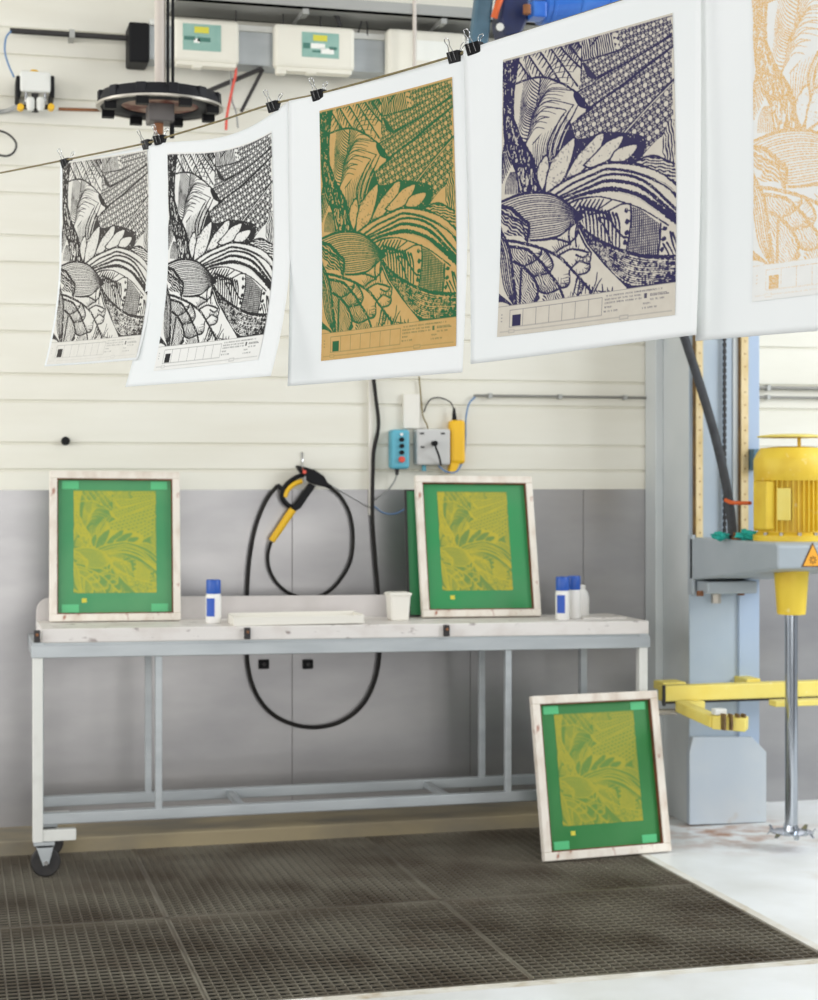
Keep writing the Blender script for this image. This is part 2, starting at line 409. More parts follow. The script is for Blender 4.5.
M['mesh2'] = mat('screen_mesh_b', rgb(40, 140, 78), .4, c2=rgb(62, 138, 84), scale=5)
M['mesh3'] = mat('screen_mesh_shaded', rgb(36, 116, 52), .4, c2=rgb(54, 124, 64), scale=5)  # darker copy: the floor screen's dimmer facing is put into the colour
M['sten1'] = ink_mat('stencil_a', rgb(104, 142, 66), rgb(176, 170, 46), .45)
M['sten2'] = ink_mat('stencil_b', rgb(104, 132, 56), rgb(178, 164, 38), .45)
M['sten3'] = ink_mat('stencil_shaded', rgb(94, 128, 44), rgb(158, 152, 36), .45)  # stencil colours darkened the same way, for the shade on the floor screen
M['tape'] = mat('green_tape', rgb(84, 184, 122), .4)
M['yellowdot'] = mat('yellow_patch', rgb(206, 196, 60), .5)
M['paper'] = mat('white_paper', rgb(243, 245, 244), .85, c2=rgb(239, 242, 241), scale=3)
M['p1'] = ink_mat('print_grey', rgb(230, 227, 218), rgb(52, 46, 42), ground2=rgb(222, 219, 209))
M['p2'] = ink_mat('print_black', rgb(240, 239, 234), rgb(14, 12, 13), ground2=rgb(236, 235, 230))
M['p3'] = ink_mat('print_green', rgb(206, 168, 104), rgb(16, 96, 52), ground2=rgb(200, 160, 94))
M['p4'] = ink_mat('print_navy', rgb(212, 205, 191), rgb(36, 31, 76), ground2=rgb(206, 198, 184))
M['p5'] = ink_mat('print_ochre', rgb(238, 238, 234), rgb(228, 188, 126), ground2=rgb(234, 234, 230))
M['black'] = mat('black_plastic', rgb(18, 18, 20), .55, spec=.2)
M['rubber'] = mat('black_rubber', rgb(38, 36, 36), .6, c2=rgb(52, 49, 47), scale=20)
M['hose'] = mat('hose_rubber', rgb(28, 26, 25), .6, c2=rgb(40, 37, 34), scale=12, spec=.25)
M['dkhose'] = mat('grey_hose', rgb(58, 60, 64), .7, c2=rgb(46, 48, 52), scale=20)
M['wire'] = mat('steel_wire', rgb(200, 200, 200), .25, .9)
M['chrome'] = mat('polished_shaft', rgb(176, 182, 190), .16, .95)
M['rope'] = mat('clothesline', rgb(142, 128, 88), .8, c2=rgb(112, 100, 70), scale=120)
M['yellow'] = mat('machine_yellow', rgb(232, 200, 62), .5, c2=rgb(220, 182, 50), scale=9, lo=.45, hi=.7, c3=rgb(236, 216, 140), scale3=26, lo3=.66, hi3=.74)
M['paleyellow'] = mat('pale_yellow', rgb(234, 216, 116), .5, c2=rgb(230, 206, 92), scale=9, c3=rgb(240, 232, 196), scale3=26, lo3=.66, hi3=.74)
M['gripyellow'] = mat('grip_yellow', rgb(232, 182, 30), .5)
M['mgrey'] = mat('machine_grey', rgb(200, 204, 204), .42, c2=rgb(190, 196, 197), scale=4, c3=rgb(210, 212, 211), scale3=2, lo3=.5, hi3=.8)
M['mblue_lit'] = mat('machine_grey_bluelit', rgb(164, 182, 206), .42, c2=rgb(172, 188, 208), scale=4)  # bluish daylight on the column's right edge is put into this colour
M['mguard'] = mat('guard_plate', rgb(182, 192, 202), .45, c2=rgb(194, 200, 204), scale=4, c3=rgb(176, 150, 118), scale3=5, lo3=.64, hi3=.8)
M['brass'] = mat('guide_strip', rgb(222, 202, 158), .5, c2=rgb(204, 178, 122), scale=22, stretch=(1, 1, .5))
M['mgrey_shaded'] = mat('machine_grey_shaded', rgb(166, 180, 194), .42, c2=rgb(176, 188, 198), scale=4)  # column grey made darker and cooler to paint the light on its front
M['marm'] = mat('arm_grey', rgb(168, 176, 182), .42, c2=rgb(158, 167, 173), scale=4)
M['ochre'] = mat('ochre_backing', rgb(120, 94, 52), .6, c2=rgb(84, 62, 38), scale=25)
M['rust'] = mat('rusty_steel', rgb(150, 96, 58), .7, .1, c2=rgb(112, 76, 50), scale=25)
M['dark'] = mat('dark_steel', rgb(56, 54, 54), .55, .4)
M['orange'] = mat('orange_strap', rgb(214, 96, 40), .6)
M['teal'] = mat('teal_rag', rgb(38, 170, 158), .8, c2=rgb(26, 138, 132), scale=30)
M['sign'] = mat('sign_orange', rgb(240, 168, 48), .5)
M['signdark'] = mat('sign_dark', rgb(96, 66, 34), .5)
M['blue'] = mat('cap_blue', rgb(34, 84, 172), .4)
M['label'] = mat('label_blue', rgb(38, 82, 176), .5)
M['bottle'] = mat('white_bottle', rgb(232, 230, 226), .35)
M['control'] = mat('pendant_blue', rgb(92, 170, 190), .45)
M['red'] = mat('button_red', rgb(214, 78, 60), .4)
M['ctrlyellow'] = mat('pendant_yellow', rgb(236, 184, 28), .45)
M['plate'] = mat('white_plate', rgb(226, 222, 212), .55)
M['greybox'] = mat('grey_box', rgb(196, 195, 192), .5)
M['device'] = mat('ivory_casing', rgb(232, 228, 214), .5, c2=rgb(226, 221, 206), scale=5)
M['lblgreen'] = mat('label_green', rgb(146, 182, 170), .5, c2=rgb(130, 172, 160), scale=18)
M['lblyellow'] = mat('label_yellow', rgb(214, 206, 70), .5)
M['lbldark'] = mat('label_dark', rgb(70, 120, 108), .5)
M['lblwhite'] = mat('label_white', rgb(240, 240, 232), .5)
M['ring'] = mat('ring_black', rgb(32, 32, 37), .6, spec=.25, c2=rgb(22, 22, 26), scale=14)
M['ringmetal'] = mat('ring_metal', rgb(176, 170, 160), .4, .6)
M['rustplate'] = mat('rust_plate', rgb(176, 146, 126), .6, c2=rgb(116, 60, 46), scale=12, lo=.45, hi=.6)
M['hub'] = mat('hub_grey', rgb(108, 104, 102), .5, .3)
M['cblue'] = mat('cable_blue', rgb(96, 132, 176), .5)
M['cgrey'] = mat('cable_grey', rgb(150, 150, 148), .5)
M['conduit'] = mat('grey_conduit', rgb(136, 134, 128), .45, .4)
M['tray'] = mat('tray_grey', rgb(168, 168, 164), .5, .35)
M['pole'] = mat('pole_paint', rgb(206, 196, 186), .45)
M['hoistblue'] = mat('hoist_blue', rgb(44, 104, 200), .35, c2=rgb(70, 130, 214), scale=9, c3=rgb(196, 200, 214), scale3=18, lo3=.66, hi3=.74)
M['hoistnavy'] = mat('hoist_navy', rgb(22, 36, 84), .45, c2=rgb(30, 32, 50), scale=9)
M['hoistteal'] = mat('hoist_teal', rgb(84, 116, 134), .5, c2=rgb(66, 96, 114), scale=10)
M['darkgreen'] = mat('green_board', rgb(46, 128, 78), .5)
# ---------------------------------------------------------------- mesh helpers
class MB:
    def __init__(s): s.bm = bmesh.new()
    def box(s, x0, x1, y0, y1, z0, z1):
        vs = [s.bm.verts.new(p) for p in ((x0, y0, z0), (x1, y0, z0), (x1, y1, z0), (x0, y1, z0), (x0, y0, z1), (x1, y0, z1), (x1, y1, z1), (x0, y1, z1))]
        for f in ((3, 2, 1, 0), (4, 5, 6, 7), (0, 1, 5, 4), (1, 2, 6, 5), (2, 3, 7, 6), (3, 0, 4, 7)): s.bm.faces.new([vs[i] for i in f])
        return s
    def hexa(s, lo, hi):              # two quads joined into a solid
        a = [s.bm.verts.new(p) for p in lo]; b = [s.bm.verts.new(p) for p in hi]; n = len(a)
        s.bm.faces.new(a[::-1]); s.bm.faces.new(b)
        for i in range(n): s.bm.faces.new((a[i], a[(i + 1) % n], b[(i + 1) % n], b[i]))
        return s
    def prism(s, poly, axis, a, b):   # a polygon swept along an axis
        def pt(u, v, w): return {'x': (w, u, v), 'y': (u, w, v), 'z': (u, v, w)}[axis]
        return s.hexa([pt(u, v, a) for u, v in poly], [pt(u, v, b) for u, v in poly])
    def bar(s, p, q, w, h=None, up=(0, 0, 1)):
        p, q = Vector(p), Vector(q); h = h or w
        d = (q - p).normalized(); u = Vector(up)
        if abs(d.dot(u)) > .95: u = Vector((0, 1, 0))
        a = d.cross(u).normalized() * w / 2; b = a.cross(d).normalized() * h / 2
        return s.hexa([p + a + b, p - a + b, p - a - b, p + a - b], [q + a + b, q - a + b, q - a - b, q + a - b])
    def cyl(s, p, q, r, r2=None, n=20):
        p, q = Vector(p), Vector(q); r2 = r if r2 is None else r2
        d = (q - p).normalized(); u = Vector((0, 0, 1)) if abs(d.z) < .9 else Vector((1, 0, 0))
        a = d.cross(u).normalized(); b = d.cross(a)
        ang = [2 * PI * i / n for i in range(n)]
        return s.hexa([p + (a * math.cos(t) + b * math.sin(t)) * r for t in ang], [q + (a * math.cos(t) + b * math.sin(t)) * r2 for t in ang])
    def lathe(s, c, prof, n=32, ring=False):      # profile of (radius, z) turned about an upright axis
        rings = []
        for r, z in prof:
            rings.append([s.bm.verts.new((c[0] + max(r, 1e-4) * math.cos(2 * PI * i / n), c[1] + max(r, 1e-4) * math.sin(2 * PI * i / n), c[2] + z)) for i in range(n)])
        for a, b in zip(rings, rings[1:]):
            for i in range(n): s.bm.faces.new((a[i], a[(i + 1) % n], b[(i + 1) % n], b[i]))
        if ring:
            for i in range(n): s.bm.faces.new((rings[-1][i], rings[-1][(i + 1) % n], rings[0][(i + 1) % n], rings[0][i]))
        else: s.bm.faces.new(rings[0][::-1]); s.bm.faces.new(rings[-1])
        return s
    def tube(s, pts, r, n=10, sm=6, r2=None):
        p = spline(pts, sm); r2 = r if r2 is None else r2
        rings = []; prev = None
        for i, c in enumerate(p):
            d = (p[min(i + 1, len(p) - 1)] - p[max(i - 1, 0)]).normalized()
            if prev is None:
                u = Vector((0, 0, 1)) if abs(d.z) < .9 else Vector((1, 0, 0)); prev = d.cross(u).normalized()
            a = (prev - d * prev.dot(d)).normalized(); b = d.cross(a); prev = a
            rr = r + (r2 - r) * i / max(1, len(p) - 1)
            rings.append([s.bm.verts.new(c + (a * math.cos(2 * PI * k / n) + b * math.sin(2 * PI * k / n)) * rr) for k in range(n)])
        for a, b in zip(rings, rings[1:]):
            for k in range(n): s.bm.faces.new((a[k], a[(k + 1) % n], b[(k + 1) % n], b[k]))
        s.bm.faces.new(rings[0][::-1]); s.bm.faces.new(rings[-1])
        return s
    def blob(s, c, rx, ry, rz, n=3, rough=.25, seed=1):
        r = bmesh.ops.create_icosphere(s.bm, subdivisions=n, radius=1)
        rnd = random.Random(seed); ph = [rnd.random() * 6 for _ in range(6)]
        for v in r['verts']:
            p = v.co.copy()
            k = 1 + rough * (math.sin(4 * p.x + ph[0]) * math.sin(5 * p.y + ph[1]) + .6 * math.sin(9 * p.z + ph[2] + 4 * p.x))
            v.co = Vector((c[0] + p.x * rx * k, c[1] + p.y * ry * k, c[2] + p.z * rz * k))
        return s
def spline(pts, n=6):
    p = [Vector(q) for q in pts]
    if n <= 1 or len(p) < 3: return p
    q = [2 * p[0] - p[1]] + p + [2 * p[-1] - p[-2]]; out = []
    for i in range(1, len(q) - 2):
        a, b, c, d = q[i - 1:i + 3]
        for k in range(n):
            t = k / n
            out.append(.5 * ((2 * b) + (c - a) * t + (2 * a - 5 * b + 4 * c - d) * t * t + (3 * b - a - 3 * c + d) * t ** 3))
    return out + [p[-1]]
def obj(name, mb, m, parent=None, bevel=0.0, smooth=False, local=False):
    bm = mb.bm
    bmesh.ops.recalc_face_normals(bm, faces=bm.faces)
    org = Vector((0, 0, 0))
    if parent is not None and not local:
        q = parent
        while q is not None: org += q.location; q = q.parent
    elif parent is None and not local:
        xs = [v.co for v in bm.verts]
        org = Vector(((min(v.x for v in xs) + max(v.x for v in xs)) / 2, (min(v.y for v in xs) + max(v.y for v in xs)) / 2, min(v.z for v in xs)))
    if org.length > 0: bmesh.ops.translate(bm, vec=-org, verts=bm.verts)
    me = bpy.data.meshes.new(name); bm.to_mesh(me); bm.free()
    o = bpy.data.objects.new(name, me); COL.objects.link(o)
    if parent is not None: o.parent = parent
    else: o.location = org
    me.materials.append(m if not isinstance(m, str) else M[m])
    if smooth:
        me.shade_smooth()
        me.set_sharp_from_angle(angle=math.radians(40))
    if bevel:
        b = o.modifiers.new('bevel', 'BEVEL'); b.width = bevel; b.segments = 2; b.limit_method = 'ANGLE'; b.angle_limit = math.radians(40)
    return o
def tag(o, label, cat, group=None):
    o['label'] = label; o['category'] = cat
    if group: o['group'] = group
    return o
def thing(name, loc, label, cat, group=None, rot=None):
    o = bpy.data.objects.new(name, None); COL.objects.link(o); o.location = loc; o.empty_display_size = .05
    if rot: o.rotation_euler = rot
    return tag(o, label, cat, group)
def struct(name, mb, m, **k):
    o = obj(name, mb, m, **k); o['kind'] = 'structure'; return o
def dup(o, parent=None):
    c = o.copy(); COL.objects.link(c); c.parent = parent
    for ch in list(o.children): dup(ch, c)
    return c
# ---------------------------------------------------------------- the setting
YW = 6.92                                     # back wall
ZS = 1.361                                    # top of the steel lining
prof = []
gro = []
z = 1.439
while z < 4.4: gro += [z, z + .104]; z += .2685
pts = [(YW, ZS - .03)]
for g in gro:
    pts += [(YW, g - .006), (YW + .009, g - .003), (YW + .009, g + .003), (YW, g + .006)]
pts += [(YW, 4.5), (YW + .08, 4.5), (YW + .08, ZS - .03)]
struct('wall_back', MB().prism(pts, 'x', -3.2, 6.6), 'wall')
m = MB(); xs = [-3.2, -1.1, WX(-90, YW), WX(292, YW), WX(470, YW), WX(583, YW), 4.0, 6.6]
for a, b in zip(xs, xs[1:]): m.box(a + .0015, b - .0015, YW - .004, YW + .02, 0, ZS)
struct('trim_1', m, 'steel')
m = MB()
for x, sw in zip(xs[3:6], (.004, .010, .005)): m.box(x - sw, x + sw, YW - .001, YW + .012, 0, ZS - .002)
struct('trim_2', m, 'steel_seam')
GX = [-.24, .67, 1.58, 2.49]; GY = [4.62, 5.577, 6.645]
m = MB()
m.box(-3.2, 6.6, 3.6, GY[0] - .05, -.55, 0); m.box(GX[3] + .04, 6.6, GY[0] - .05, 7.0, -.55, 0); m.box(-3.2, GX[0], GY[0] - .05, 7.0, -.55, 0)
fl = struct('floor', m, 'concrete')
nt = M['concrete'].node_tree                   # rust stains on the floor round the foot of the machine
bs = nt.nodes['Principled BSDF']; src = bs.inputs['Base Color'].links[0].from_socket
ge = nt.nodes.new('ShaderNodeNewGeometry'); vs_ = nt.nodes.new('ShaderNodeVectorMath'); vs_.operation = 'DISTANCE'
vs_.inputs[1].default_value = (2.98, 6.36, 0); nt.links.new(ge.outputs['Position'], vs_.inputs[0])
r1 = nt.nodes.new('ShaderNodeMapRange'); r1.inputs[1].default_value = .46; r1.inputs[2].default_value = .05; nt.links.new(vs_.outputs['Value'], r1.inputs[0])
nz = nt.nodes.new('ShaderNodeTexNoise'); nz.inputs['Scale'].default_value = 9; nz.inputs['Detail'].default_value = 8; nt.links.new(ge.outputs['Position'], nz.inputs['Vector'])
r2 = nt.nodes.new('ShaderNodeMapRange'); r2.inputs[1].default_value = .42; r2.inputs[2].default_value = .62; nt.links.new(nz.outputs['Fac'], r2.inputs[0])
mu = nt.nodes.new('ShaderNodeMath'); mu.operation = 'MULTIPLY'; nt.links.new(r1.outputs[0], mu.inputs[0]); nt.links.new(r2.outputs[0], mu.inputs[1])
mx = nt.nodes.new('ShaderNodeMix'); mx.data_type = 'RGBA'; nt.links.new(mu.outputs[0], mx.inputs[0]); nt.links.new(src, mx.inputs[6]); mx.inputs[7].default_value = lin((168, 112, 66))
nt.links.new(mx.outputs[2], bs.inputs['Base Color'])
struct('floor_front', MB().box(-3.2, 6.6, -6.2, 3.6, -.3, 0), mat('dark_floor', rgb(66, 66, 68), .6, c2=rgb(54, 54, 56), scale=2))  # unseen floor, coloured dark so the steel under the table reflects less light
m = MB(); m.box(GX[0], GX[3] + .026, GY[0] - .05, GY[0] - .022, -.3, 0); m.box(GX[3] + .026, GX[3] + .04, GY[0] - .05, GY[2], -.3, 0); m.box(GX[0], GX[3] + .026, GY[0] - .022, GY[0] - .006, -.5, .001); m.box(GX[3] + .006, GX[3] + .026, GY[0] - .006, GY[2], -.5, .001)
struct('trim_3', m, 'edge')
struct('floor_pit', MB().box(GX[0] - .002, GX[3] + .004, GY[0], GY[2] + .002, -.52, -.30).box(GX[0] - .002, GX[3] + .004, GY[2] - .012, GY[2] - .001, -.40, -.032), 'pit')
struct('baseboard_back', MB().box(-3.2, 2.72, 6.645, YW + .01, -.55, .055), 'curb', bevel=.006)
struct('ceiling', MB().box(-3.2, 6.6, 2.6, 7.0, 4.5, 4.6), 'paintwhite')
struct('added_wall_right', MB().box(4.9, 5.05, -3.5, 2.3, 0, 4.5), mat('dark_wall', rgb(58, 58, 58), .8))  # unseen dark wall, added for the right end of the steel to reflect
# ---------------------------------------------------------------- floor gratings
rows = ['in the back row, by the table caster', 'in the back row, middle of the three', 'in the back row, under the leaning screen', 'in the front row, at the left of the photo', 'in the front row, middle of the three', 'in the front row, tapering into the bright floor corner']
proto = None; q = 0
for j in (1, 0):
    for i in range(3):
        x0, x1, y0, y1 = GX[i] + .004, GX[i + 1] - .004, GY[j] + .004, GY[j + 1] - .004
        lab = 'rusty steel mesh floor grating panel ' + rows[q]; q += 1
        t = thing('floor_grating', (x0, y0, -.03), lab, 'grating', 'floor grating panels')
        m = MB()
        for k in range(1, 28): x = x0 + (x1 - x0) * k / 28; m.box(x - .0016, x + .0016, y0, y1, -.020, 0)
        obj('bearing_bars', m, 'grate', t)
        m = MB(); n = round((y1 - y0) / .0335)
        for k in range(1, n): y = y0 + (y1 - y0) * k / n; m.box(x0, x1, y - .0018, y + .0018, -.0045, 0)
        obj('cross_bars', m, 'grate', t)
        m = MB()
        for a in (x0, x1): m.box(a - .005, a + .005, y0, y1, -.03, .001)
        for a in (y0, y1): m.box(x0, x1, a - .006, a + .006, -.03, .001)
        obj('edge_frame', m, 'grate', t)
# ---------------------------------------------------------------- the printing bench
YF, YB = 6.248, 6.62
XL, XR = WX(32.5, YF), WX(649, YF)
tz = lambda x: -.0085 * (x - XL)
def slab(m, x0, x1, y0, y1, z0, z1):
    lo = [(x0, y0, z0 + tz(x0)), (x1, y0, z0 + tz(x1)), (x1, y1, z0 + tz(x1)), (x0, y1, z0 + tz(x0))]
    m.hexa(lo, [(a, b, c + z1 - z0) for a, b, c in lo]); return m
T = thing('work_table', (XL, YF, 0), 'long off white metal work table on casters with printing screens on top', 'table')
ZT = .877
def top(x): return ZT + tz(x)
obj('tabletop', slab(MB(), WX(41, YF), XR, YF, YB, .826, ZT), 'tablewhite', T, bevel=.004)
m = MB(); slab(m, XL - .004, XR + .004, YF - .004, YF + .036, .774, .818); slab(m, XL + .01, XR - .01, YF + .006, YF + .03, .816, .828); slab(m, XL, XR, YB - .04, YB, .776, .829)
slab(m, XL, XL + .04, YF, YB, .776, .829); slab(m, XR - .04, XR, YF, YB, .776, .829)
obj('apron', m, 'alu', T, bevel=.002)
lw = .035
leg_x = [XL + .001, XR - .04]
for x in leg_x:
    for y in (YF, YB - .04):
        xx_ = WX(581, YB - .04) if (x > 1 and y > YF) else (x + .02 if y > YF else x)
        obj('leg', MB().box(xx_, xx_ + (lw if x < 1 or y == YF else .026), y, y + lw, .125, .78 + tz(x)), 'paintwhite' if y == YF else 'alu', T, bevel=.002)
for px in (159, 509):
    x = WX(px, YF)
    for y in (YF + .004, YB - .034):
        obj('post', MB().box(x - .012, x + .012, y, y + .024, .19, .78 + tz(x)), 'alu', T, bevel=.002)
for y in (YF + .003, YB - .036):
    obj('lower_rail', MB().box(XL + .03, XR - .03, y, y + .032, .186, .224), 'alu', T, bevel=.002)
for px in (228, 424):
    x = WX(px, YB)
    obj('cross_bar', MB().box(x - .012, x + .012, YF + .03, YB - .03, .195, .218), 'alu', T)
for x in leg_x:
    for y in (YF + .004, YB - .036):
        s = 1 if x < 1 else -1
        bx = (x + lw, x + lw + .115) if s > 0 else (x - .115, x)
        obj('foot_beam', MB().box(bx[0], bx[1], y, y + .034, .126, .166), 'paintwhite', T, bevel=.002)
        cx = x + lw / 2 + s * (.022 if y < 6.4 else .052)
        zf = .055 if y > 6.4 else 0.0
        zf = 0.0
        o = obj('caster', MB().box(cx - .036, cx + .036, y - .006, y + .044, .113, .125), 'alu', T)
        m = MB()
        m.box(cx - .026, cx + .030, y - .004, y + .042, .106, .115)
        for yy in (y - .004, y + .038):
            m.prism([(cx - .03, .115), (cx + .034, .115), (cx + .016, .048), (cx - .004, .042)], 'y', yy, yy + .004)
        obj('fork', m, 'alu', o)
        m = MB(); m.cyl((cx + .006, y + .004, .052), (cx + .006, y + .036, .052), .052, n=32)
        w = obj('wheel', m, 'rubber', o, bevel=.006)
        obj('axle', MB().cyl((cx + .006, y - .008, .052), (cx + .006, y + .046, .052), .008), 'wire', o)
sx0, sx1 = WX(36, YB), WX(540, YB)
poly = [(sx0, top(sx0) - .01), (sx1, top(sx1) - .01), (sx1, top(sx1) + .085)]
for k in range(5): a = PI / 2 + k * PI / 8; poly.append((sx0 + .05 + .05 * math.cos(a), top(sx0) + .035 + .05 * math.sin(a)))
obj('upstand', MB().prism(poly, 'y', YB - .012, YB), 'splash', T, bevel=.002)
for px in (37, 247, 446):
    x = WX(px, YF); o = MB().box(x - .011, x + .011, YF - .014, YF + .002, top(x) - .047, top(x) - .005)
    o = obj('hinge_clamp', o, 'dark', T, bevel=.002)
    obj('clamp_screw', MB().cyl((x, YF - .020, top(x) - .02), (x, YF - .013, top(x) - .02), .005), 'rust', o)
# ---------------------------------------------------------------- the artwork
ART = make_art()
def art_grid(name, pos, ink, m, parent, org):
    h, w = ink.shape
    co = pos.reshape(-1, 3) - np.array(org)
    i = np.arange((h - 1) * (w - 1)); r, c = i // (w - 1), i % (w - 1)
    a = r * w + c
    faces = np.stack([a, a + w, a + w + 1, a + 1], 1).astype(np.int32)
    me = bpy.data.meshes.new(name)
    me.vertices.add(h * w); me.vertices.foreach_set('co', co.astype(np.float32).ravel())
    me.loops.add(faces.size); me.loops.foreach_set('vertex_index', faces.ravel())
    me.polygons.add(len(faces)); me.polygons.foreach_set('loop_start', np.arange(len(faces), dtype=np.int32) * 4)
    me.update(calc_edges=True)
    at = me.attributes.new('ink', 'FLOAT', 'POINT'); at.data.foreach_set('value', ink.astype(np.float32).ravel())
    me.materials.append(m); me.shade_smooth()
    o = bpy.data.objects.new(name, me); COL.objects.link(o); o.parent = parent
    return o
# ---------------------------------------------------------------- stretched printing screens
def screen(loc, w, h, lean, yaw, art, mm, sm, label, seed, bw=.0275, tapes=((0, 0), (1, 0), (0, 1), (1, 1)), roll=0.0):
    """local frame: x to the right, z up, y away; the foot of the front face lies on the x axis"""
    t = thing('printing_screen', loc, label, 'printing screen', 'printing screens', (-lean, roll, yaw))
    t.location.z += .028 * math.sin(lean) + .0005
    dp = .028
    m = MB()
    m.box(0, w, 0, dp, 0, bw); m.box(0, w, 0, dp, h - bw, h); m.box(0, bw, 0, dp, bw, h - bw); m.box(w - bw, w, 0, dp, bw, h - bw)
    obj('frame', m, 'wood', t, bevel=.003, local=True)
    m = MB(); e = .004
    for b in ((bw, w - bw, bw, bw + e), (bw, w - bw, h - bw - e, h - bw), (bw, bw + e, bw + e, h - bw - e), (w - bw - e, w - bw, bw + e, h - bw - e)):
        m.box(b[0], b[1], .004, .020, b[2], b[3])
    obj('stained_edge', m, 'woodedge', t, local=True)
    mo = obj('mesh', MB().box(bw + e, w - bw - e, .0195, .0205, bw + e, h - bw - e), mm, t, local=True)
    x0, x1, z0, z1 = art
    ink = ART[:AH // 2]
    pd = np.pad(ink, 2, mode='edge'); ink = sum(pd[i:i + ink.shape[0], j:j + ink.shape[1]] for i in range(5) for j in range(5)) / 25
    ink = np.clip((ink - .5) * 1.15 + .5, 0, 1)
    ink = ink[:ink.shape[0] // 2 * 2, :].reshape(ink.shape[0] // 2, 2, ink.shape[1] // 2, 2).mean((1, 3))
    u, v = np.meshgrid(np.linspace(0, 1, ink.shape[1]), np.linspace(0, 1, ink.shape[0]))
    pos = np.stack([x0 + (x1 - x0) * u, np.full_like(u, .0188), z1 + (z0 - z1) * v], -1)
    st = art_grid('stencil', pos, ink, sm, mo, (0, 0, 0))
    if not st.data.polygons[0].normal.y < 0: st.data.flip_normals()
    dx, dz = x0 + .03, z0 - .028
    obj('colour_patch', MB().box(dx, dx + .018, .0184, .0192, dz - .007, dz + .009), 'yellowdot', mo, local=True)
    for k, (a, b) in enumerate(tapes):
        tx = bw + .018 if a == 0 else w - bw - .018 - .062
        tzz = h - bw - .008 - .030 if b == 0 else bw + .006
        obj('tape', MB().box(tx, tx + .062, .0176, .0190, tzz, tzz + .030), 'tape', mo, local=True)
    return t
def on_table(px, Y): x = WX(px, Y); return Vector((x, Y, top(x)))
p = on_table(49.5, 6.505); q = on_table(181, 6.505)
w1 = q.x - p.x
screen(p, w1, .559, math.radians(7.5), 0, (.088, .394, .105, .489), M['mesh1'], M['sten1'], 'screen printing frame with green mesh and taped corners at the left end of the table', 1, roll=.0085)
p = on_table(423, 6.475); q = on_table(541, 6.475); w2 = q.x - p.x
screen(p, w2 + .003, .563, math.radians(13.5), 0, (.090, .378, .106, .503), M['mesh2'], M['sten2'], 'screen printing frame with green mesh leaning on the table below the socket box', 2, tapes=(), roll=.0085)
p = FL(545, 863.3, .001); q = FL(672, 852.6, .001)
w3 = (q - p).length
screen(p, w3, .602, math.radians(11.0), math.atan2(q.y - p.y, q.x - p.x), (.092, .424, .120, .532), M['mesh3'], M['sten3'], 'largest green mesh printing frame standing on the floor grating against the table end', 3, bw=.031, roll=0.0)
# ---------------------------------------------------------------- small things on the bench
def bottle(px, Y, h, r, label, lab=True):
    p = on_table(px, Y); p.z += .0006
    t = thing('spray_bottle', p, label, 'bottle', 'blue capped bottles on the table')
    obj('body', MB().lathe((0, 0, 0), [(r * .9, 0), (r, .006), (r, h * .62), (r * .95, h * .66), (r * .86, h * .68)], 28), 'bottle', t, local=True, smooth=True)
    obj('cap', MB().lathe((0, 0, 0), [(r * .92, h * .68), (r * .94, h * .69), (r * .94, h * .975), (r * .86, h)], 28), 'blue', t, local=True, smooth=True)
    if lab:
        m = MB(); n = 8; a0, a1 = PI * 1.12, PI * 1.5
        for k in range(n):
            a, b = a0 + (a1 - a0) * k / n, a0 + (a1 - a0) * (k + 1) / n
            R0, R1 = r * 1.0, r * 1.03
            lo = [(R0 * math.cos(a), R0 * math.sin(a)), (R1 * math.cos(a), R1 * math.sin(a)), (R1 * math.cos(b), R1 * math.sin(b)), (R0 * math.cos(b), R0 * math.sin(b))]
            m.hexa([(x, y, h * .16) for x, y in lo], [(x, y, h * .58) for x, y in lo])
        obj('label', m, 'label', t, local=True)
    return t
bottle(213.5, 6.40, .160, .0285, 'white bottle with blue cap standing right of the left printing screen')
bottle(562.5, 6.35, .166, .0275, 'white bottle with blue label and blue cap, nearer the leaning screen, of the right pair')
bottle(574, 6.40, .166, .0270, 'white bottle with blue cap and no visible label, right one of the pair', lab=False)
p = on_table(580.5, 6.50)
t = thing('plastic_jar', p, 'rounded translucent white jar tucked behind the pair of blue capped bottles', 'jar')
obj('body', MB().lathe((0, 0, 0), [(.028, 0), (.034, .01), (.035, .07), (.030, .095), (.018, .11)], 28), 'bottle', t, local=True, smooth=True)
obj('lid', MB().lathe((0, 0, 0), [(.018, .108), (.020, .112), (.020, .122), (.016, .125)], 24), 'bottle', t, local=True, smooth=True)
x0, x1 = WX(233.5, 6.30), WX(360, 6.30)
m = MB(); zt = top(x0)
m.box(x0, x1, 6.30, 6.42, zt - .003, zt + .012)
t = thing('white_tray', ((x0 + x1) / 2, 6.36, zt), 'long flat white tray lying at the middle of the tabletop', 'tray')
obj('tray_floor', MB().box(x0, x1, 6.265, 6.40, zt, zt + .010), 'plate', t)
m.bm.free(); m = MB()
m.box(x0, x1, 6.258, 6.266, zt, zt + .030); m.box(x0, x1, 6.399, 6.407, zt, zt + .036); m.box(x0 - .006, x0 + .002, 6.258, 6.407, zt, zt + .033); m.box(x1 - .002, x1 + .006, 6.258, 6.407, zt, zt + .033)
obj('rim', m, 'plate', t, bevel=.002)
p = on_table(398, 6.42)
t = thing('plastic_tub', p, 'white square plastic tub on the tabletop left of the middle screen', 'tub')
m = MB(); a, b, h = .034, .041, .108
m.hexa([(-a, -a, 0), (a, -a, 0), (a, a, 0), (-a, a, 0)], [(-b, -b, h), (b, -b, h), (b, b, h), (-b, b, h)])
obj('body', m, 'plate', t, local=True, bevel=.006)
m = MB(); b = .044
m.box(-b, b, -b, b, h - .012, h - .002); obj('rim', m, 'plate', t, local=True, bevel=.003)
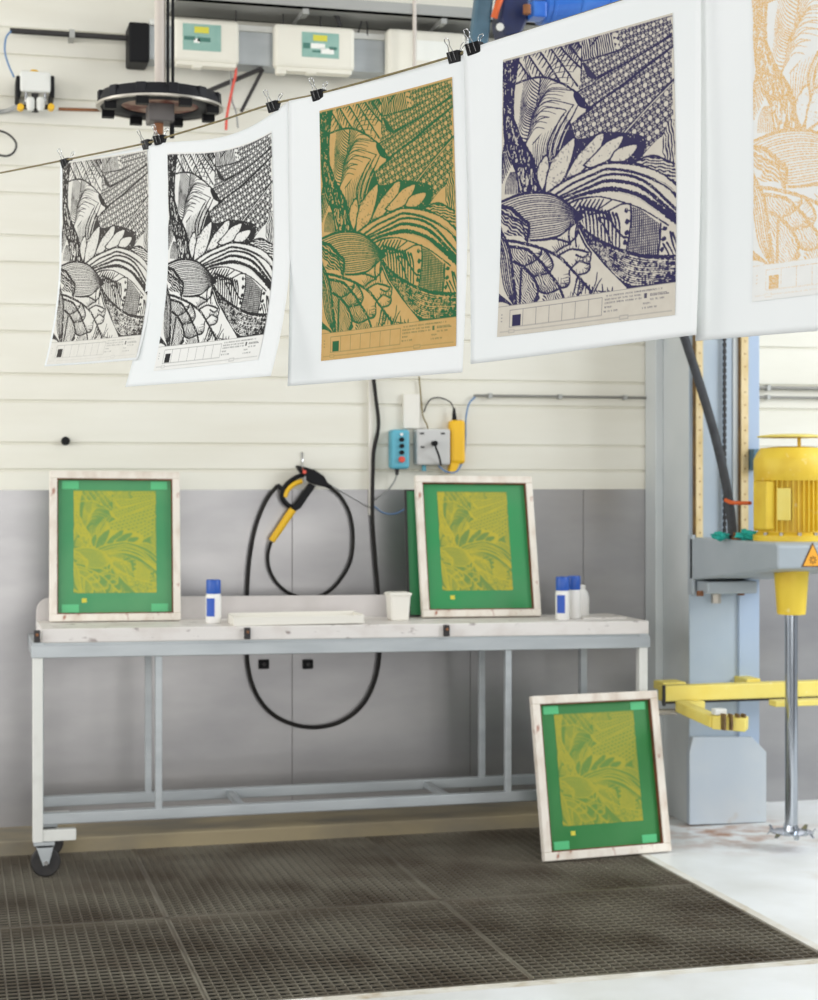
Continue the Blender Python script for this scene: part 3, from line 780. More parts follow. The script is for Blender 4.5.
# the green board behind the middle screen
p = on_table(409, 6.555); q = on_table(520, 6.555)
t = thing('green_board', (p.x, 6.560, p.z + .0155 * math.sin(math.radians(8.5)) + .001), 'dark edged green board mostly hidden behind the middle printing screen', 'board', rot=(-math.radians(8.5), .0085, 0))
ww = q.x - p.x; hh = .50
obj('panel', MB().box(.006, ww - .006, 0, .012, .006, hh - .006), 'darkgreen', t, local=True)
m = MB(); m.box(0, .006, -.003, .015, 0, hh); m.box(ww - .006, ww, -.003, .015, 0, hh); m.box(.006, ww - .006, -.003, .015, 0, .006); m.box(.006, ww - .006, -.003, .015, hh - .006, hh)
obj('edging', m, 'dark', t, local=True)
p = on_table(597, 6.45)
tag(obj('acrylic_sheet', MB().box(p.x - .09, p.x + .09, 6.36, 6.56, p.z - .0005, p.z + .006), 'tablewhite'), 'thin white board lying flat at the right end of the table beside the bottles', 'board')
# ---------------------------------------------------------------- clothesline, hanging sheets and prints
E = Vector((.4667, -.8844, 0)).normalized(); N = Vector((-.8844, -.4667, 0)).normalized(); P0 = Vector((.9439, 2.1638, 0)); NK = P0.dot(N)
def flat(px, py, k=0.0):
    r = ray(px, py); p = r * ((NK + k) / r.dot(N)); p.z += HC
    return ((p - P0).dot(E), p.z)
def unflat(s, z, k=0.0):
    q = P0 + E * s + N * k; return Vector((q.x, q.y, z))
line_px = [(-60, 184), (0, 173), (60, 161), (145, 143.5), (160, 139), (218, 121.5), (272, 104), (318, 94), (386, 75.5), (455, 55.5), (476, 47.5), (600, 8), (690, -22), (820, -65), (930, -101)]
lp = [unflat(*flat(*p)) for p in line_px]
tag(obj('clothesline', MB().tube(lp, .0019, 8, 4), 'rope', smooth=True), 'thin tan clothesline the prints hang from, rising to the right', 'line')
def curl(v, c, v0=.42): return c * max(0.0, (v - v0) / (1 - v0)) ** 2
def sheet(name, corners, c, prints, pm, label, sag=0.0, k0=0.0, wob=.004, seed=1, tear=0.0, gam=1.0):
    """corners TL TR BR BL as seen in the photograph; the foot curls towards the room by c"""
    rnd = random.Random(seed)
    kc = [k0, k0, k0 + c, k0 + c]
    C = [np.array(flat(px, py, k)) if px is not None else None for (px, py), k in zip(corners, kc)] if not isinstance(corners, np.ndarray) else list(corners)
    ph = rnd.random() * 6
    def surf(u, v):
        u, v = np.asarray(u, float), np.asarray(v, float)
        b = [((1 - u) * (1 - v))[..., None], (u * (1 - v))[..., None], (u * v)[..., None], ((1 - u) * v)[..., None]]
        sz = sum(bi * Ci for bi, Ci in zip(b, C))
        s_, z_ = sz[..., 0], sz[..., 1]
        uu = np.clip(u, 0, 1)
        z_ = z_ - sag * (2.6 * uu ** 1.6 * (1 - uu)) ** 1.2 * (1 - v) ** 2
        k = k0 + c * np.maximum(0, (v - .42) / .58) ** 2 + wob * np.sin(ph + 5 * u + 2.2 * v) * (.25 + v)
        P_ = np.stack([P0.x + E.x * s_ + N.x * k, P0.y + E.y * s_ + N.y * k, z_], -1)
        return P_
    org = surf(.5, 0.0)
    t = thing('hanging_print', tuple(org), label, 'print', 'linocut prints on the line')
    nu, nv = 40, 56
    u, v = np.meshgrid(np.linspace(0, 1, nu), np.linspace(0, 1, nv))
    g = surf(u, v)
    bm = MB(); vs = [[bm.bm.verts.new(g[j, i]) for i in range(nu)] for j in range(nv)]
    for j in range(nv - 1):
        for i in range(nu - 1): bm.bm.faces.new((vs[j][i], vs[j + 1][i], vs[j + 1][i + 1], vs[j][i + 1]))
    o = obj('sheet', bm, 'paper', t, smooth=True)
    so = o.modifiers.new('thickness', 'SOLIDIFY'); so.thickness = .0005; so.offset = 0
    # print corners in sheet coordinates
    UV = []
    for (px, py) in prints:
        a, b_, k = .5, .5, 0.0
        for it in range(12):
            s_, z_ = flat(px, py, k0 + c * max(0, (b_ - .42) / .58) ** 2 + wob * math.sin(ph + 5 * a + 2.2 * b_) * (.25 + b_))
            def f(a, b_):
                p_ = surf(a, b_); return np.array([(p_[0] - P0.x) * E.x + (p_[1] - P0.y) * E.y, p_[2]])
            f0 = f(a, b_); e = 1e-4
            J = np.stack([(f(a + e, b_) - f0) / e, (f(a, b_ + e) - f0) / e], 1)
            da = np.linalg.solve(J, np.array([s_, z_]) - f0); a += da[0]; b_ += da[1]
        UV.append((a, b_))
    UV = np.array(UV)
    ink = ART
    h, w = ink.shape
    a, b_ = np.meshgrid(np.linspace(0, 1, w), np.linspace(0, 1, h))
    bl = ((1 - a) * (1 - b_))[..., None] * UV[0] + (a * (1 - b_))[..., None] * UV[1] + (a * b_)[..., None] * UV[2] + ((1 - a) * b_)[..., None] * UV[3]
    pos = surf(bl[..., 0], bl[..., 1]) + np.array([N.x, N.y, 0]) * .0012
    if gam != 1: ink = ink ** gam
    if tear: ink = np.clip(ink - tear * (np.random.RandomState(5).rand(h, w) > .6), 0, 1)
    pr = art_grid('printed_panel', pos, ink, pm, t, tuple(org))
    n = pr.data.polygons[0].normal
    if n.dot(N) < 0: pr.data.flip_normals()
    return t
sheet('p1', [(60.5, 163), (158, 143), (139.5, 360), (44.5, 366.5)], .038, [(63, 162.5), (147.5, 149.5), (136.5, 357.5), (47, 364.5)], M['p1'],
      'pale sheet printed in grey black, hanging farthest left on the clothesline', sag=.004, k0=-.003, seed=1, gam=1.7)
sheet('p2', [(148.5, 146), (287.5, 102), (271.5, 376), (127.5, 387)], .046, [(168, 153), (272, 131), (258.5, 359.5), (154, 371)], M['p2'],
      'white sheet with a solid black leaf print and sagging top edge', sag=.066, k0=.001, seed=2, gam=.9)
sheet('p3', [(289, 101), (469, 53.5), (464, 372.5), (286.5, 386)], .012, [(320, 111), (452.5, 77), (456.5, 346), (321.5, 361)], M['p3'],
      'white sheet carrying a brown panel printed in green ink', sag=.004, k0=.0, seed=3)
sheet('p4', [(464, 50.5), (701, -25), (698, 335), (469.5, 364)], .012, [(503.5, 60), (673, 13), (675.5, 315), (497.5, 337)], M['p4'],
      'white sheet carrying a beige panel printed in navy ink', sag=.0, k0=.004, seed=4)
sl, zt_ = flat(692, -22, -.004); _, zb = flat(700, 341, .004)
tl = flat(752, -24, -.004); bl_ = flat(752.5, 302, -.002)
def px_of(s, z, k):
    p = unflat(s, z, k); d = p.x * SI + p.y * CO; r = p.x * CO - p.y * SI
    return (CX + F * r / d, HY - F * (z - HC) / d)
sheet('p5', [(692, -22), px_of(sl + .46, zt_ + .012, -.004), px_of(sl + .46, zb + .003, .004), (695, 341)], .008,
      [(752, -26), px_of(tl[0] + .31, tl[1] + .008, -.003), px_of(tl[0] + .31, bl_[1] + .006, 0), (752.5, 302)], M['p5'],
      'white sheet with a faint ochre print, cut off by the photo edge', k0=-.004, wob=.002, seed=5, tear=.5)
# ---------------------------------------------------------------- binder clips
def make_clip():
    t = thing('binder_clip', (0, 0, 0), '', 'clip', 'black binder clips on the line')
    m = MB(); w = .026
    m.prism([(-.0072, .004), (.0072, .004), (.0062, .002), (.0012, -.0125), (-.0012, -.0125), (-.0062, .002)], 'x', -w / 2, w / 2)
    obj('body', m, 'black', t, local=True, bevel=.0006)
    for sgn in (-1, 1):
        pts = [(-.0050, sgn * .0026, -.0095), (-.0045, sgn * .0085, .003), (-.0022, sgn * .0128, .011), (-.0046, sgn * .0160, .0165), (-.0032, sgn * .0185, .021), (.0032, sgn * .0185, .021), (.0046, sgn * .0160, .0165), (.0022, sgn * .0128, .011), (.0045, sgn * .0085, .003), (.0050, sgn * .0026, -.0095)]
        obj('wire_handle', MB().tube(pts, .0007, 6, 4), 'wire', t, local=True, smooth=True)
    return t
clip0 = make_clip()
clips = [(65, 161, 'farthest left clip, on the outer corner of the grey black print'), (145.5, 142.5, 'clip on the right corner of the grey black print'), (160.5, 138, 'clip on the left corner of the solid black print'),
         (274, 104.5, 'clip on the right corner of the solid black print'), (318.5, 93, 'clip on the left corner of the green and brown print'), (455, 54.5, 'clip on the right corner of the green and brown print'), (476.5, 46.5, 'clip on the left corner of the navy and beige print')]
ang = math.atan2(E.y, E.x)
for i, (px, py, lab) in enumerate(clips):
    c = clip0 if i == 0 else dup(clip0)
    s_, z_ = flat(px, py); c.location = unflat(s_, z_, (-.003, -.003, .001, .001, 0, 0, .005)[i])
    c['label'] = 'small black binder ' + lab
    c.rotation_euler = (0, -.06 + .03 * (i % 3), ang + (.14, -.1, .2, .05, .12, -.05, .1)[i])
# ---------------------------------------------------------------- spray gun and hoses on the wall
YG = 6.875
g = lambda x, y, Y=YG: W(x, y, Y)
t = thing('wall_hook', g(302, 470, 6.90), 'short steel hook on the wall holding up the spray gun', 'hook')
obj('pin', MB().tube([g(302, 452, 6.915), g(302.3, 463, 6.915), g(302.5, 470, 6.86), g(302.5, 466, 6.815)], .004, 8, 4), 'wire', t, smooth=True)
t = thing('spray_gun', g(300, 495), 'black and yellow pressure washer gun hanging on the wall above the table', 'spray gun')
def gp(pts, y0, y1, name, m, bev=.003):
    return obj(name, MB().prism([(g(x, y).x, g(x, y).z) for x, y in pts], 'y', y0, y1), m, t, bevel=bev)
gp([(296, 465.5), (301, 466), (314, 470), (323, 476), (327, 483), (325, 487), (316, 485), (309, 482), (303, 476), (298, 470)], YG - .022, YG + .022, 'barrel_housing', 'black')
gp([(309, 483), (315, 486), (300, 508), (295, 511), (290, 508.5), (296, 502)], YG - .016, YG + .016, 'handle', 'black')
obj('trigger_guard', MB().tube([g(308, 474), g(297, 477), g(287, 484), g(282.5, 492), (g(283, 499)), g(288, 505), g(295, 508)], .0095, 10, 6), 'black', t, smooth=True)
obj('trigger', MB().tube([g(302, 481), g(294, 484), g(287.5, 490), g(284.5, 497)], .0105, 10, 6), 'gripyellow', t, smooth=True)
obj('inlet_bracket', MB().bar(g(277, 485), g(284, 491), .018), 'black', t, bevel=.003)
obj('yellow_lance', MB().cyl(g(293, 509), g(271.5, 541), .0155, .0135, 18), 'gripyellow', t, smooth=True)
obj('safety_catch', MB().cyl(g(304.5, 472, YG - .035), g(304.5, 472, YG), .008), 'red', t, bevel=.002)
obj('valve_pin', MB().bar(g(305, 476, YG - .026), g(305, 483, YG - .026), .006), 'cgrey', t)
obj('nozzle', MB().cyl(g(325, 484), g(331, 487.5), .011, .009), 'black', t, smooth=True)
YH = 6.89
tag(obj('lance_hose', MB().tube([g(331, 487.5, 6.875), g(341, 497, YH), g(350, 514, YH), g(353.3, 536, YH), g(351, 560, YH), g(341, 579, YH), g(328, 592, YH), g(311, 598, YH), g(291, 594, YH), g(277, 583, YH), g(269.5, 569, YH), g(268, 555, YH), g(271, 542, 6.875)], .0066, 10, 6), 'hose', smooth=True), 'thin black hose looping from the spray gun nozzle round to its yellow lance', 'hose')
tag(obj('supply_hose', MB().tube([g(277.5, 485.5, 6.875), g(266, 501, YH), g(256, 526, YH), g(250, 556, YH), g(247.3, 590, YH), g(246.5, 630, YH), g(248, 665, YH), g(255, 691, YH), g(269, 711, YH), g(289, 723, YH), g(313, 727.5, YH), g(338, 723, YH), g(358, 710, YH), g(371, 691, YH), g(378.5, 665, YH), g(380, 630, YH), g(378, 590, YH), g(375, 555, YH), g(372.5, 515, YH), g(373, 470, YH), g(374, 450, YH), g(378.5, 425, YH), g(375.5, 395, YH), g(373, 370, YH), g(372, 330, YH), g(371, 260, YH)], .0080, 10, 6), 'hose', smooth=True), 'thick black hose hanging in a deep loop below the table and running up the wall', 'hose')
tag(obj('hose_shadow_strip', MB().bar(g(370.5, 380, 6.905), g(370.5, 515, 6.905), .016, .012), 'plate'), 'narrow pale strip standing in for the shadow behind the rising black hose', 'conduit')  # no real part: strip added for the faint shadow along the hose
tag(obj('steel_stay', MB().tube([g(330, 485, 6.90), g(352, 497, 6.90), g(372, 509, 6.90)], .0025, 6, 2), 'wire'), 'thin steel stay wire running from the spray gun to the black hose', 'wire')
for px, lab in ((263.5, 'left black square bracket on the steel wall lining under the table'), (307.5, 'right black square bracket on the steel wall lining under the table')):
    p = W(px, 664, YW - .004)
    t = thing('wall_bracket', p, lab, 'bracket', 'black brackets on the steel lining')
    obj('plate', MB().box(p.x - .021, p.x + .021, YW - .02, YW - .004, p.z - .019, p.z + .019), 'black', t, bevel=.003)
    obj('screw', MB().cyl((p.x, YW - .026, p.z), (p.x, YW - .019, p.z), .007), 'dark', t)
p = W(65.5, 441, YW)
t = thing('wall_plug', p, 'small round black plug in the cream wall above the left screen', 'plug')
obj('plug_body', MB().cyl((p.x, YW - .022, p.z), (p.x, YW + .002, p.z), .015, .018), 'black', t, bevel=.004)
# ---------------------------------------------------------------- sockets and pendant controls
def wbox(x0, y0, x1, y1, d, name, m, parent, bev=.003, Y=YW):
    a, b = W(x0, y1, Y - d), W(x1, y0, Y - d)
    return obj(name, MB().box(a.x, b.x, Y - d, Y, a.z, b.z), m, parent, bevel=bev)
t = thing('socket_box', W(432, 465, YW), 'grey white square socket box with a black plug on the wall', 'socket box')
b = wbox(417, 429, 450.5, 465, .065, 'casing', 'greybox', t, .008)
for sx, sy in ((422, 433.5), (443, 433.5), (422.5, 447)):
    p = W(sx, sy, YW - .066); obj('screw_cover', MB().box(p.x - .008, p.x + .008, p.y - .002, p.y + .001, p.z - .0035, p.z + .0035), 'dark', t)
p = W(433.5, 443.5, YW - .066)
o = obj('plug', MB().cyl(p, p + Vector((0, -.03, 0)), .011), 'black', t, bevel=.002)
obj('plug_cable', MB().tube([p + Vector((0, -.028, 0)), W(436, 448, YW - .11), W(439, 456, YW - .09), W(441, 465, YW - .07)], .0042, 8, 5), 'black', t, smooth=True)
obj('cable_gland', MB().cyl(W(424, 464, YW - .03), W(424, 471, YW - .03), .009), 'control', t)
t = thing('backing_plate', W(414, 428, YW), 'plain white mounting plate on the wall above the socket box', 'plate')
wbox(403.5, 394, 420, 428.4, .02, 'plate', 'plate', t)
obj('plate_lug', MB().prism([(W(x, y, YW - .018).x, W(x, y, YW - .018).z) for x, y in ((420, 408), (422, 416), (427, 424), (427, 428.2), (420, 428.2))], 'y', YW - .018, YW), 'plate', t)
t = thing('pendant_control', W(399.5, 470, YW), 'light blue push button control box hanging on the wall', 'control box')
wbox(392, 429.5, 410, 469, .07, 'casing', 'control', t, .012)
for k, y in enumerate((439.5, 446, 452.5)):
    p = W(401.5, y, YW - .071); obj('button', MB().cyl(p, p + Vector((0, -.010, 0)), .0095), 'black', t)
p = W(401.5, 434.3, YW - .071); obj('indicator', MB().cyl(p, p + Vector((0, -.005, 0)), .006), 'bottle', t)
p = W(401.5, 459.5, YW - .071); obj('stop_button', MB().cyl(p, p + Vector((0, -.014, 0)), .0135, .012), 'red', t, bevel=.002)
obj('gland', MB().cyl(W(397, 468.5, YW - .035), W(397, 475, YW - .035), .010, .006), 'dark', t)
tag(obj('control_cable', MB().tube([W(397, 474, YW - .035), W(394, 482, YW - .02), W(386, 492, YW - .012), W(376, 499.5, YW - .02)], .0032, 8, 5), 'cgrey', smooth=True), 'thin grey cable from the light blue control box to the black hose', 'cable')
tag(obj('drooping_cable', MB().tube([W(374, 506, YW - .03), W(384, 513, YW - .025), W(396, 513.5, YW - .02), W(408, 507, YW - .02)], .0026, 8, 5), 'cblue', smooth=True), 'faint blue cable drooping between the black hose and the green board', 'cable')
t = thing('hoist_control', W(457, 470, YW), 'yellow hoist pendant control hanging right of the socket box', 'control box')
wbox(451, 420, 466, 464, .055, 'casing', 'ctrlyellow', t, .014)
obj('tail', MB().prism([(W(x, y, YW - .045).x, W(x, y, YW - .045).z) for x, y in ((451, 460), (461, 460), (456, 472), (449, 474))], 'y', YW - .05, YW - .012), 'ctrlyellow', t, bevel=.004)
obj('gland', MB().cyl(W(454.5, 421, YW - .03), W(454, 408, YW - .03), .011, .005), 'black', t)
tag(obj('pendant_cable', MB().tube([W(454, 409, YW - .03), W(450, 402, YW - .02), W(441, 398, YW - .014), W(432, 398.5, YW - .012), W(427, 404, YW - .012), W(424, 412, YW - .03)], .0028, 8, 5), 'dark', smooth=True), 'thin dark cable arching over from the yellow control', 'cable')
tag(obj('feed_cable', MB().tube([W(419, 376, YW - .012), W(421, 398, YW - .012), W(423, 416, YW - .025), W(427, 425, YW - .03), W(428, 430, YW - .03)], .0032, 8, 5), 'rope', smooth=True), 'thin tan cable dropping into the top of the socket box', 'cable')
tag(obj('blue_cable', MB().tube([W(475, 397, YW - .02), W(469, 404, YW - .02), W(466, 418, YW - .02), W(465.5, 440, YW - .02), W(463.5, 458, YW - .03), W(457, 471, YW - .05), W(447, 472, YW - .05), W(440, 467, YW - .04), W(437.5, 464, YW - .04)], .0036, 8, 5), 'cblue', smooth=True), 'blue cable curving from the wall conduit under the yellow control', 'cable')
def pipe(x0, y0, x1, y1, r, label, name='conduit', m='conduit', Y=YW - .02, clips_=()):
    t = thing(name, W(x0, y0, Y), label, 'conduit')
    a, b = W(x0, y0, Y), W(x1, y0, Y); b.z = a.z
    obj('pipe', MB().cyl(a, b, r, n=14), m, t, smooth=True)
    for c in clips_:
        x = WX(c, Y); obj('clip', MB().box(x - .008, x + .008, Y - r - .003, YW, a.z - r - .004, a.z + r + .004), 'tray', t)
pipe(474, 395.5, 646, 396, .0058, 'grey conduit running along the wall right of the blue cable', clips_=(490, 560, 625))
pipe(752, 387.5, 850, 387, .008, 'upper of two thin conduits on the wall right of the column', clips_=(768,))
pipe(752, 397, 850, 396.5, .006, 'lower of two thin conduits on the wall right of the column', clips_=(768,))
# ---------------------------------------------------------------- the mixing machine
MX = thing('mixing_machine', (3.05, 6.6, 0), 'grey column mounted industrial mixer with yellow motor, at the right', 'machine')
XA, XB = 2.90, WX(757, 6.54)
YC = 6.54
obj('column', MB().box(XA, XB, YC, YW - .006, 0, 3.3), 'mgrey', MX, bevel=.006)
obj('rear_flange', MB().box(XA - .035, XA, YW - .12, YW - .006, 0, 3.3), 'mgrey', MX, bevel=.003)
obj('front_shade_plate', MB().box(XA + .001, XB, YC - .006, YC + .002, .002, 3.3), 'mgrey_shaded', MX)  # thin overlay added to carry the painted shade of the column front
obj('side_channel', MB().box(WX(737, YC), XB + .002, YC - .02, YC + .05, .3, 3.2), 'mblue_lit', MX, bevel=.004)
for a, b in ((696.5, 703), (741.5, 748.5)):
    x0, x1 = WX(a, YC - .03), WX(b, YC - .03); z1 = 3.15; z0 = WZ(700, 540, YC)
    o = obj('guide_strip', MB().box(x0, x1, YC - .03, YC + .004, z0, z1), 'brass', MX)
    m = MB(); k = z0 + .03
    while k < 2.2: m.cyl(((x0 + x1) / 2, YC - .032, k), ((x0 + x1) / 2, YC - .029, k), .003, n=8); k += .052
    obj('screws', m, 'rust', o)
    obj('strip_backing', MB().box(x0 - .007, x0, YC - .022, YC + .004, z0, z1), 'ochre', o)
m = MB(); x = WX(724.5, YC - .02); k = 1.16
while k < 3.1: m.box(x - .0055, x + .0055, YC - .028, YC - .014, k, k + .018); m.box(x - .004, x + .004, YC - .024, YC - .018, k + .015, k + .027); k += .026
obj('drive_chain', m, 'dark', MX)
AX0, AX1 = XA - .002, 3.258
obj('chain_slot', MB().box(WX(732, YC), WX(740, YC), YC - .012, YC, 1.16, 3.1), 'mgrey', MX)
m = MB(); m.prism([(6.53, 1.168), (5.78, 1.172), (5.752, 1.162), (5.752, 1.078), (6.53, .992)], 'x', AX0, AX1)
ARM = obj('arm', m, 'marm', MX, bevel=.008)
m = MB(); m.box(AX0, AX0 + .014, 6.50, 6.548, .935, 1.178); obj('arm_flange', m, 'marm', MX, bevel=.003)
m = MB(); m.box(XA + .02, WX(752, 6.45), 6.40, 6.55, .945, .994); o = obj('carriage_bracket', m, 'marm', MX, bevel=.006)
for px in (700, 741):
    p = W(px, 594, 6.45); obj('bracket_bolt', MB().cyl((p.x, 6.45, .935), (p.x, 6.45, .955), .014, n=6), 'rust', o)
p = W(716, 600, 6.45); obj('bracket_nut', MB().cyl((p.x, 6.45, .905), (p.x, 6.45, .953), .020, n=6), 'ringmetal', o)
c = Vector((3.08, 6.0, 0))
MO = obj('motor', MB().lathe(c, [(.142, 1.165), (.143, 1.192), (.132, 1.196), (.124, 1.205), (.122, 1.40), (.124, 1.41)], 48), 'yellow', MX, smooth=True)
m = MB()
for k in range(44):
    a = 2 * PI * k / 44; d = Vector((math.cos(a), math.sin(a), 0))
    m.bar(c + d * .128 + Vector((0, 0, 1.208)), c + d * .128 + Vector((0, 0, 1.405)), .0035, .024, up=d)
obj('cooling_fins', m, 'yellow', MO)
obj('fan_cowl', MB().lathe(c, [(.138, 1.398), (.141, 1.402), (.141, 1.475), (.135, 1.490), (.122, 1.512), (.116, 1.520), (.06, 1.526), (.02, 1.526)], 48), 'yellow', MO, smooth=True)
o = obj('rain_cover', MB().lathe(c, [(.120, 1.560), (.128, 1.562), (.126, 1.567), (.08, 1.573), (.02, 1.575)], 48), 'paleyellow', MO, smooth=True)
m = MB()
m.cyl(c + Vector((.022, -.02, 1.52)), c + Vector((.022, -.02, 1.565)), .007)
obj('cover_rod', m, 'yellow', o)
d = Vector((-.62, -.78, 0)).normalized()
m = MB(); q = c + d * .15; side = Vector((-d.y, d.x, 0))
q0 = c + Vector((-.148, -.02, 0))
m.box(q0.x + .004, q0.x + .04, q0.y - .06, q0.y + .05, 1.215, 1.395); obj('terminal_box', m, 'yellow', MO, bevel=.005)
q1 = c + d * .134; m = MB(); m.bar(q1 + Vector((0, 0, 1.25)), q1 + Vector((0, 0, 1.37)), .05, .012, up=d); obj('rating_plate', m, 'paleyellow', MO, bevel=.002)
m = MB()
for a in range(6):
    an = -PI / 2 + (a - 2.5) * .5; p = c + Vector((.134 * math.cos(an), .134 * math.sin(an), 0)); m.cyl(p + Vector((0, 0, 1.190)), p + Vector((0, 0, 1.204)), .008, n=6)
obj('flange_bolts', m, 'ringmetal', MO)
obj('bearing_housing', MB().lathe(c, [(.052, .892), (.054, .900), (.066, 1.06), (.070, 1.11), (.072, 1.16)], 36), 'yellow', MX, smooth=True)
obj('shaft', MB().lathe(c, [(.024, .075), (.024, .90)], 28), 'chrome', MX, smooth=True)
m = MB(); m.lathe(c, [(.030, .062), (.074, .066), (.074, .070), (.030, .074), (.024, .095)], 24)
for k in range(14):
    a = 2 * PI * k / 14; p = c + Vector((.078 * math.cos(a), .078 * math.sin(a), .068)); e = Vector((-math.sin(a), math.cos(a), 0))
    s = 1 if k % 2 else -1
    m.hexa([p - e * .012 + Vector((0, 0, -.002)), p + e * .012 + Vector((0, 0, -.002)), p + e * .012 * 1.0 + Vector((0, 0, .002)), p - e * .012 + Vector((0, 0, .002))],
           [p - e * .010 + Vector((.012 * math.cos(a), .012 * math.sin(a), s * .014)), p + e * .004 + Vector((.012 * math.cos(a), .012 * math.sin(a), s * .014)), p + e * .004 + Vector((.012 * math.cos(a), .012 * math.sin(a), s * .014 + .003)), p - e * .010 + Vector((.012 * math.cos(a), .012 * math.sin(a), s * .014 + .003))])
obj('mixing_blade', m, 'chrome', MX)
# warning triangle on the front of the arm
YS = 5.751
tri = [(WX(801.5, YS), WZ(801.5, 567, YS)), (WX(823.5, YS), WZ(823.5, 567, YS)), (WX(812.5, YS), WZ(812.5, 542.5, YS))]
cx_, cz_ = sum(p[0] for p in tri) / 3, sum(p[1] for p in tri) / 3
o = obj('warning_sign', MB().prism(tri, 'y', YS - .002, YS + .002), 'signdark', ARM)
obj('sign_face', MB().prism([(cx_ + (x - cx_) * .86, cz_ + (z - cz_) * .86) for x, z in tri], 'y', YS - .0035, YS - .001), 'sign', ARM)
m = MB()
for k in range(8):
    a = 2 * PI * k / 8; m.bar((cx_ + .006 * math.cos(a), YS - .0042, cz_ - .004 + .006 * math.sin(a)), (cx_ + .015 * math.cos(a), YS - .0042, cz_ - .004 + .015 * math.sin(a)), .003, .002, up=(0, 1, 0))
obj('sign_symbol', m, 'signdark', ARM)
obj('limit_switch', MB().box(WX(750.5, 6.5), WX(757, 6.5), 6.47, 6.54, WZ(753, 470, 6.5), WZ(753, 449, 6.5)), 'hoistteal', MX, bevel=.004)
# base guard
YP = 6.505
gpts = [(689.5, 825), (689.5, 752), (693, 737), (752, 737), (766.5, 752), (766.5, 823)]
m = MB().prism([(W(x, y, YP).x, max(.001, W(x, y, YP).z)) for x, y in gpts], 'y', YP, YP + .03)
obj('base_guard', m, 'mguard', MX, bevel=.003)
# the drum clamp
YK = 6.40
bz0, bz1 = .526, .588
XK = WX(660, YK)
o = obj('clamp_beam', MB().box(XK, 3.70, YK - .03, YK + .025, bz0, bz1), 'paleyellow', MX, bevel=.006)
obj('beam_lug', MB().box(XK + .03, XK + .13, YK + .04, YK + .14, bz1 - .03, bz1 + .005), 'paleyellow', o, bevel=.004)
obj('beam_lug', MB().box(WX(738, YK + .1), WX(752, YK + .1), YK + .02, YC, bz1 - .03, bz1 + .012), 'paleyellow', o, bevel=.004)
obj('beam_pivot', MB().cyl((XK + .004, YK - .030, bz0 - .015), (XK + .004, YK - .030, bz1 + .004), .007), 'dark', o)
obj('beam_shadow_strip', MB().box(XK + .02, 3.70, YK - .005, YK + .03, bz0 - .012, bz0), 'dark', o)  # dark strip standing in for the shadow under the beam
obj('clamp_beam', MB().box(WX(772, YK - .25), 3.7, YK - .28, YK - .22, .525, .548), 'paleyellow', MX, bevel=.004)
A0, A1, A2 = W(700, 705, 6.36), W(683, 706, 6.28), W(716, 722, 5.98)
JA = obj('clamp_arm', MB().bar(A0, A1, .05, .036).bar(A1 + Vector((-.01, 0, 0)), A2, .05, .044), 'paleyellow', MX, bevel=.006)
dd = (A2 - A1).normalized(); dd.z = 0
J = W(732, 721, 5.96)
obj('clamp_jaw', MB().bar(A2 - dd * .02, W(747, 724, 5.93), .075, .050), 'paleyellow', JA, bevel=.004)
m = MB()
for px in (724, 731, 738, 744): p = W(px, 722, 5.925); m.box(p.x - .004, p.x + .004, p.y - .010, p.y + .02, p.z - .030, p.z + .030)
obj('jaw_teeth', m, 'ochre', JA)
obj('jaw_knob', MB().box(W(713, 712, 5.98).x, W(725, 712, 5.98).x, 5.96, 6.0, W(713, 712, 5.98).z - .01, W(713, 710, 5.98).z + .005), 'paintwhite', JA, bevel=.004)
obj('clamp_rod', MB().cyl(W(652, 712, 6.42), W(676, 712, 6.42), .012), 'ringmetal', MX)
# hose, rags, strap
hp = [W(678, 318, 6.44), W(687, 345, 6.42), W(700, 385, 6.40), W(712, 425, 6.38), W(721, 460, 6.34), W(728, 495, 6.30), W(731.5, 520, 6.26), W(732.5, 538, 6.22)]
hp = [W(640, 180, 6.46), W(660, 255, 6.45)] + hp
tag(obj('motor_hose', MB().tube(hp, .0185, 14, 6), 'dkhose', smooth=True), 'thick dark grey hose slanting down the column onto the mixer arm', 'hose')
tag(obj('tie_strap', MB().tube([W(725.5, 500, 6.29), W(731, 502.5, 6.265), W(741, 503, 6.22), W(750, 503, 6.14)], .008, 10, 5), 'orange', smooth=True), 'orange strap tying the dark grey hose to the yellow motor', 'strap')
def rag(px, py, rx, ry, rz, label, seed, Y=6.18):
    p = W(px, py, Y); zt = 1.172
    tag(obj('cleaning_rag', MB().blob((p.x, Y, zt + rz * .75), rx, ry, rz, 3, .3, seed), 'teal', smooth=True), label, 'rag', 'teal rags on the mixer arm')
rag(720, 536, .026, .04, .017, 'small teal rag left of the dark grey hose foot on the mixer arm', 4)
rag(747, 534, .040, .036, .021, 'larger teal rag between the dark grey hose foot and the yellow motor', 9, Y=6.09)
p = W(733, 538, 6.20)
t = tag(obj('valve_fitting', MB().lathe((p.x, 6.16, 1.168), [(.024, 0), (.024, .012), (.016, .014), (.016, .03)], 16), 'rust'), 'rusty fitting at the foot of the dark grey hose', 'fitting')
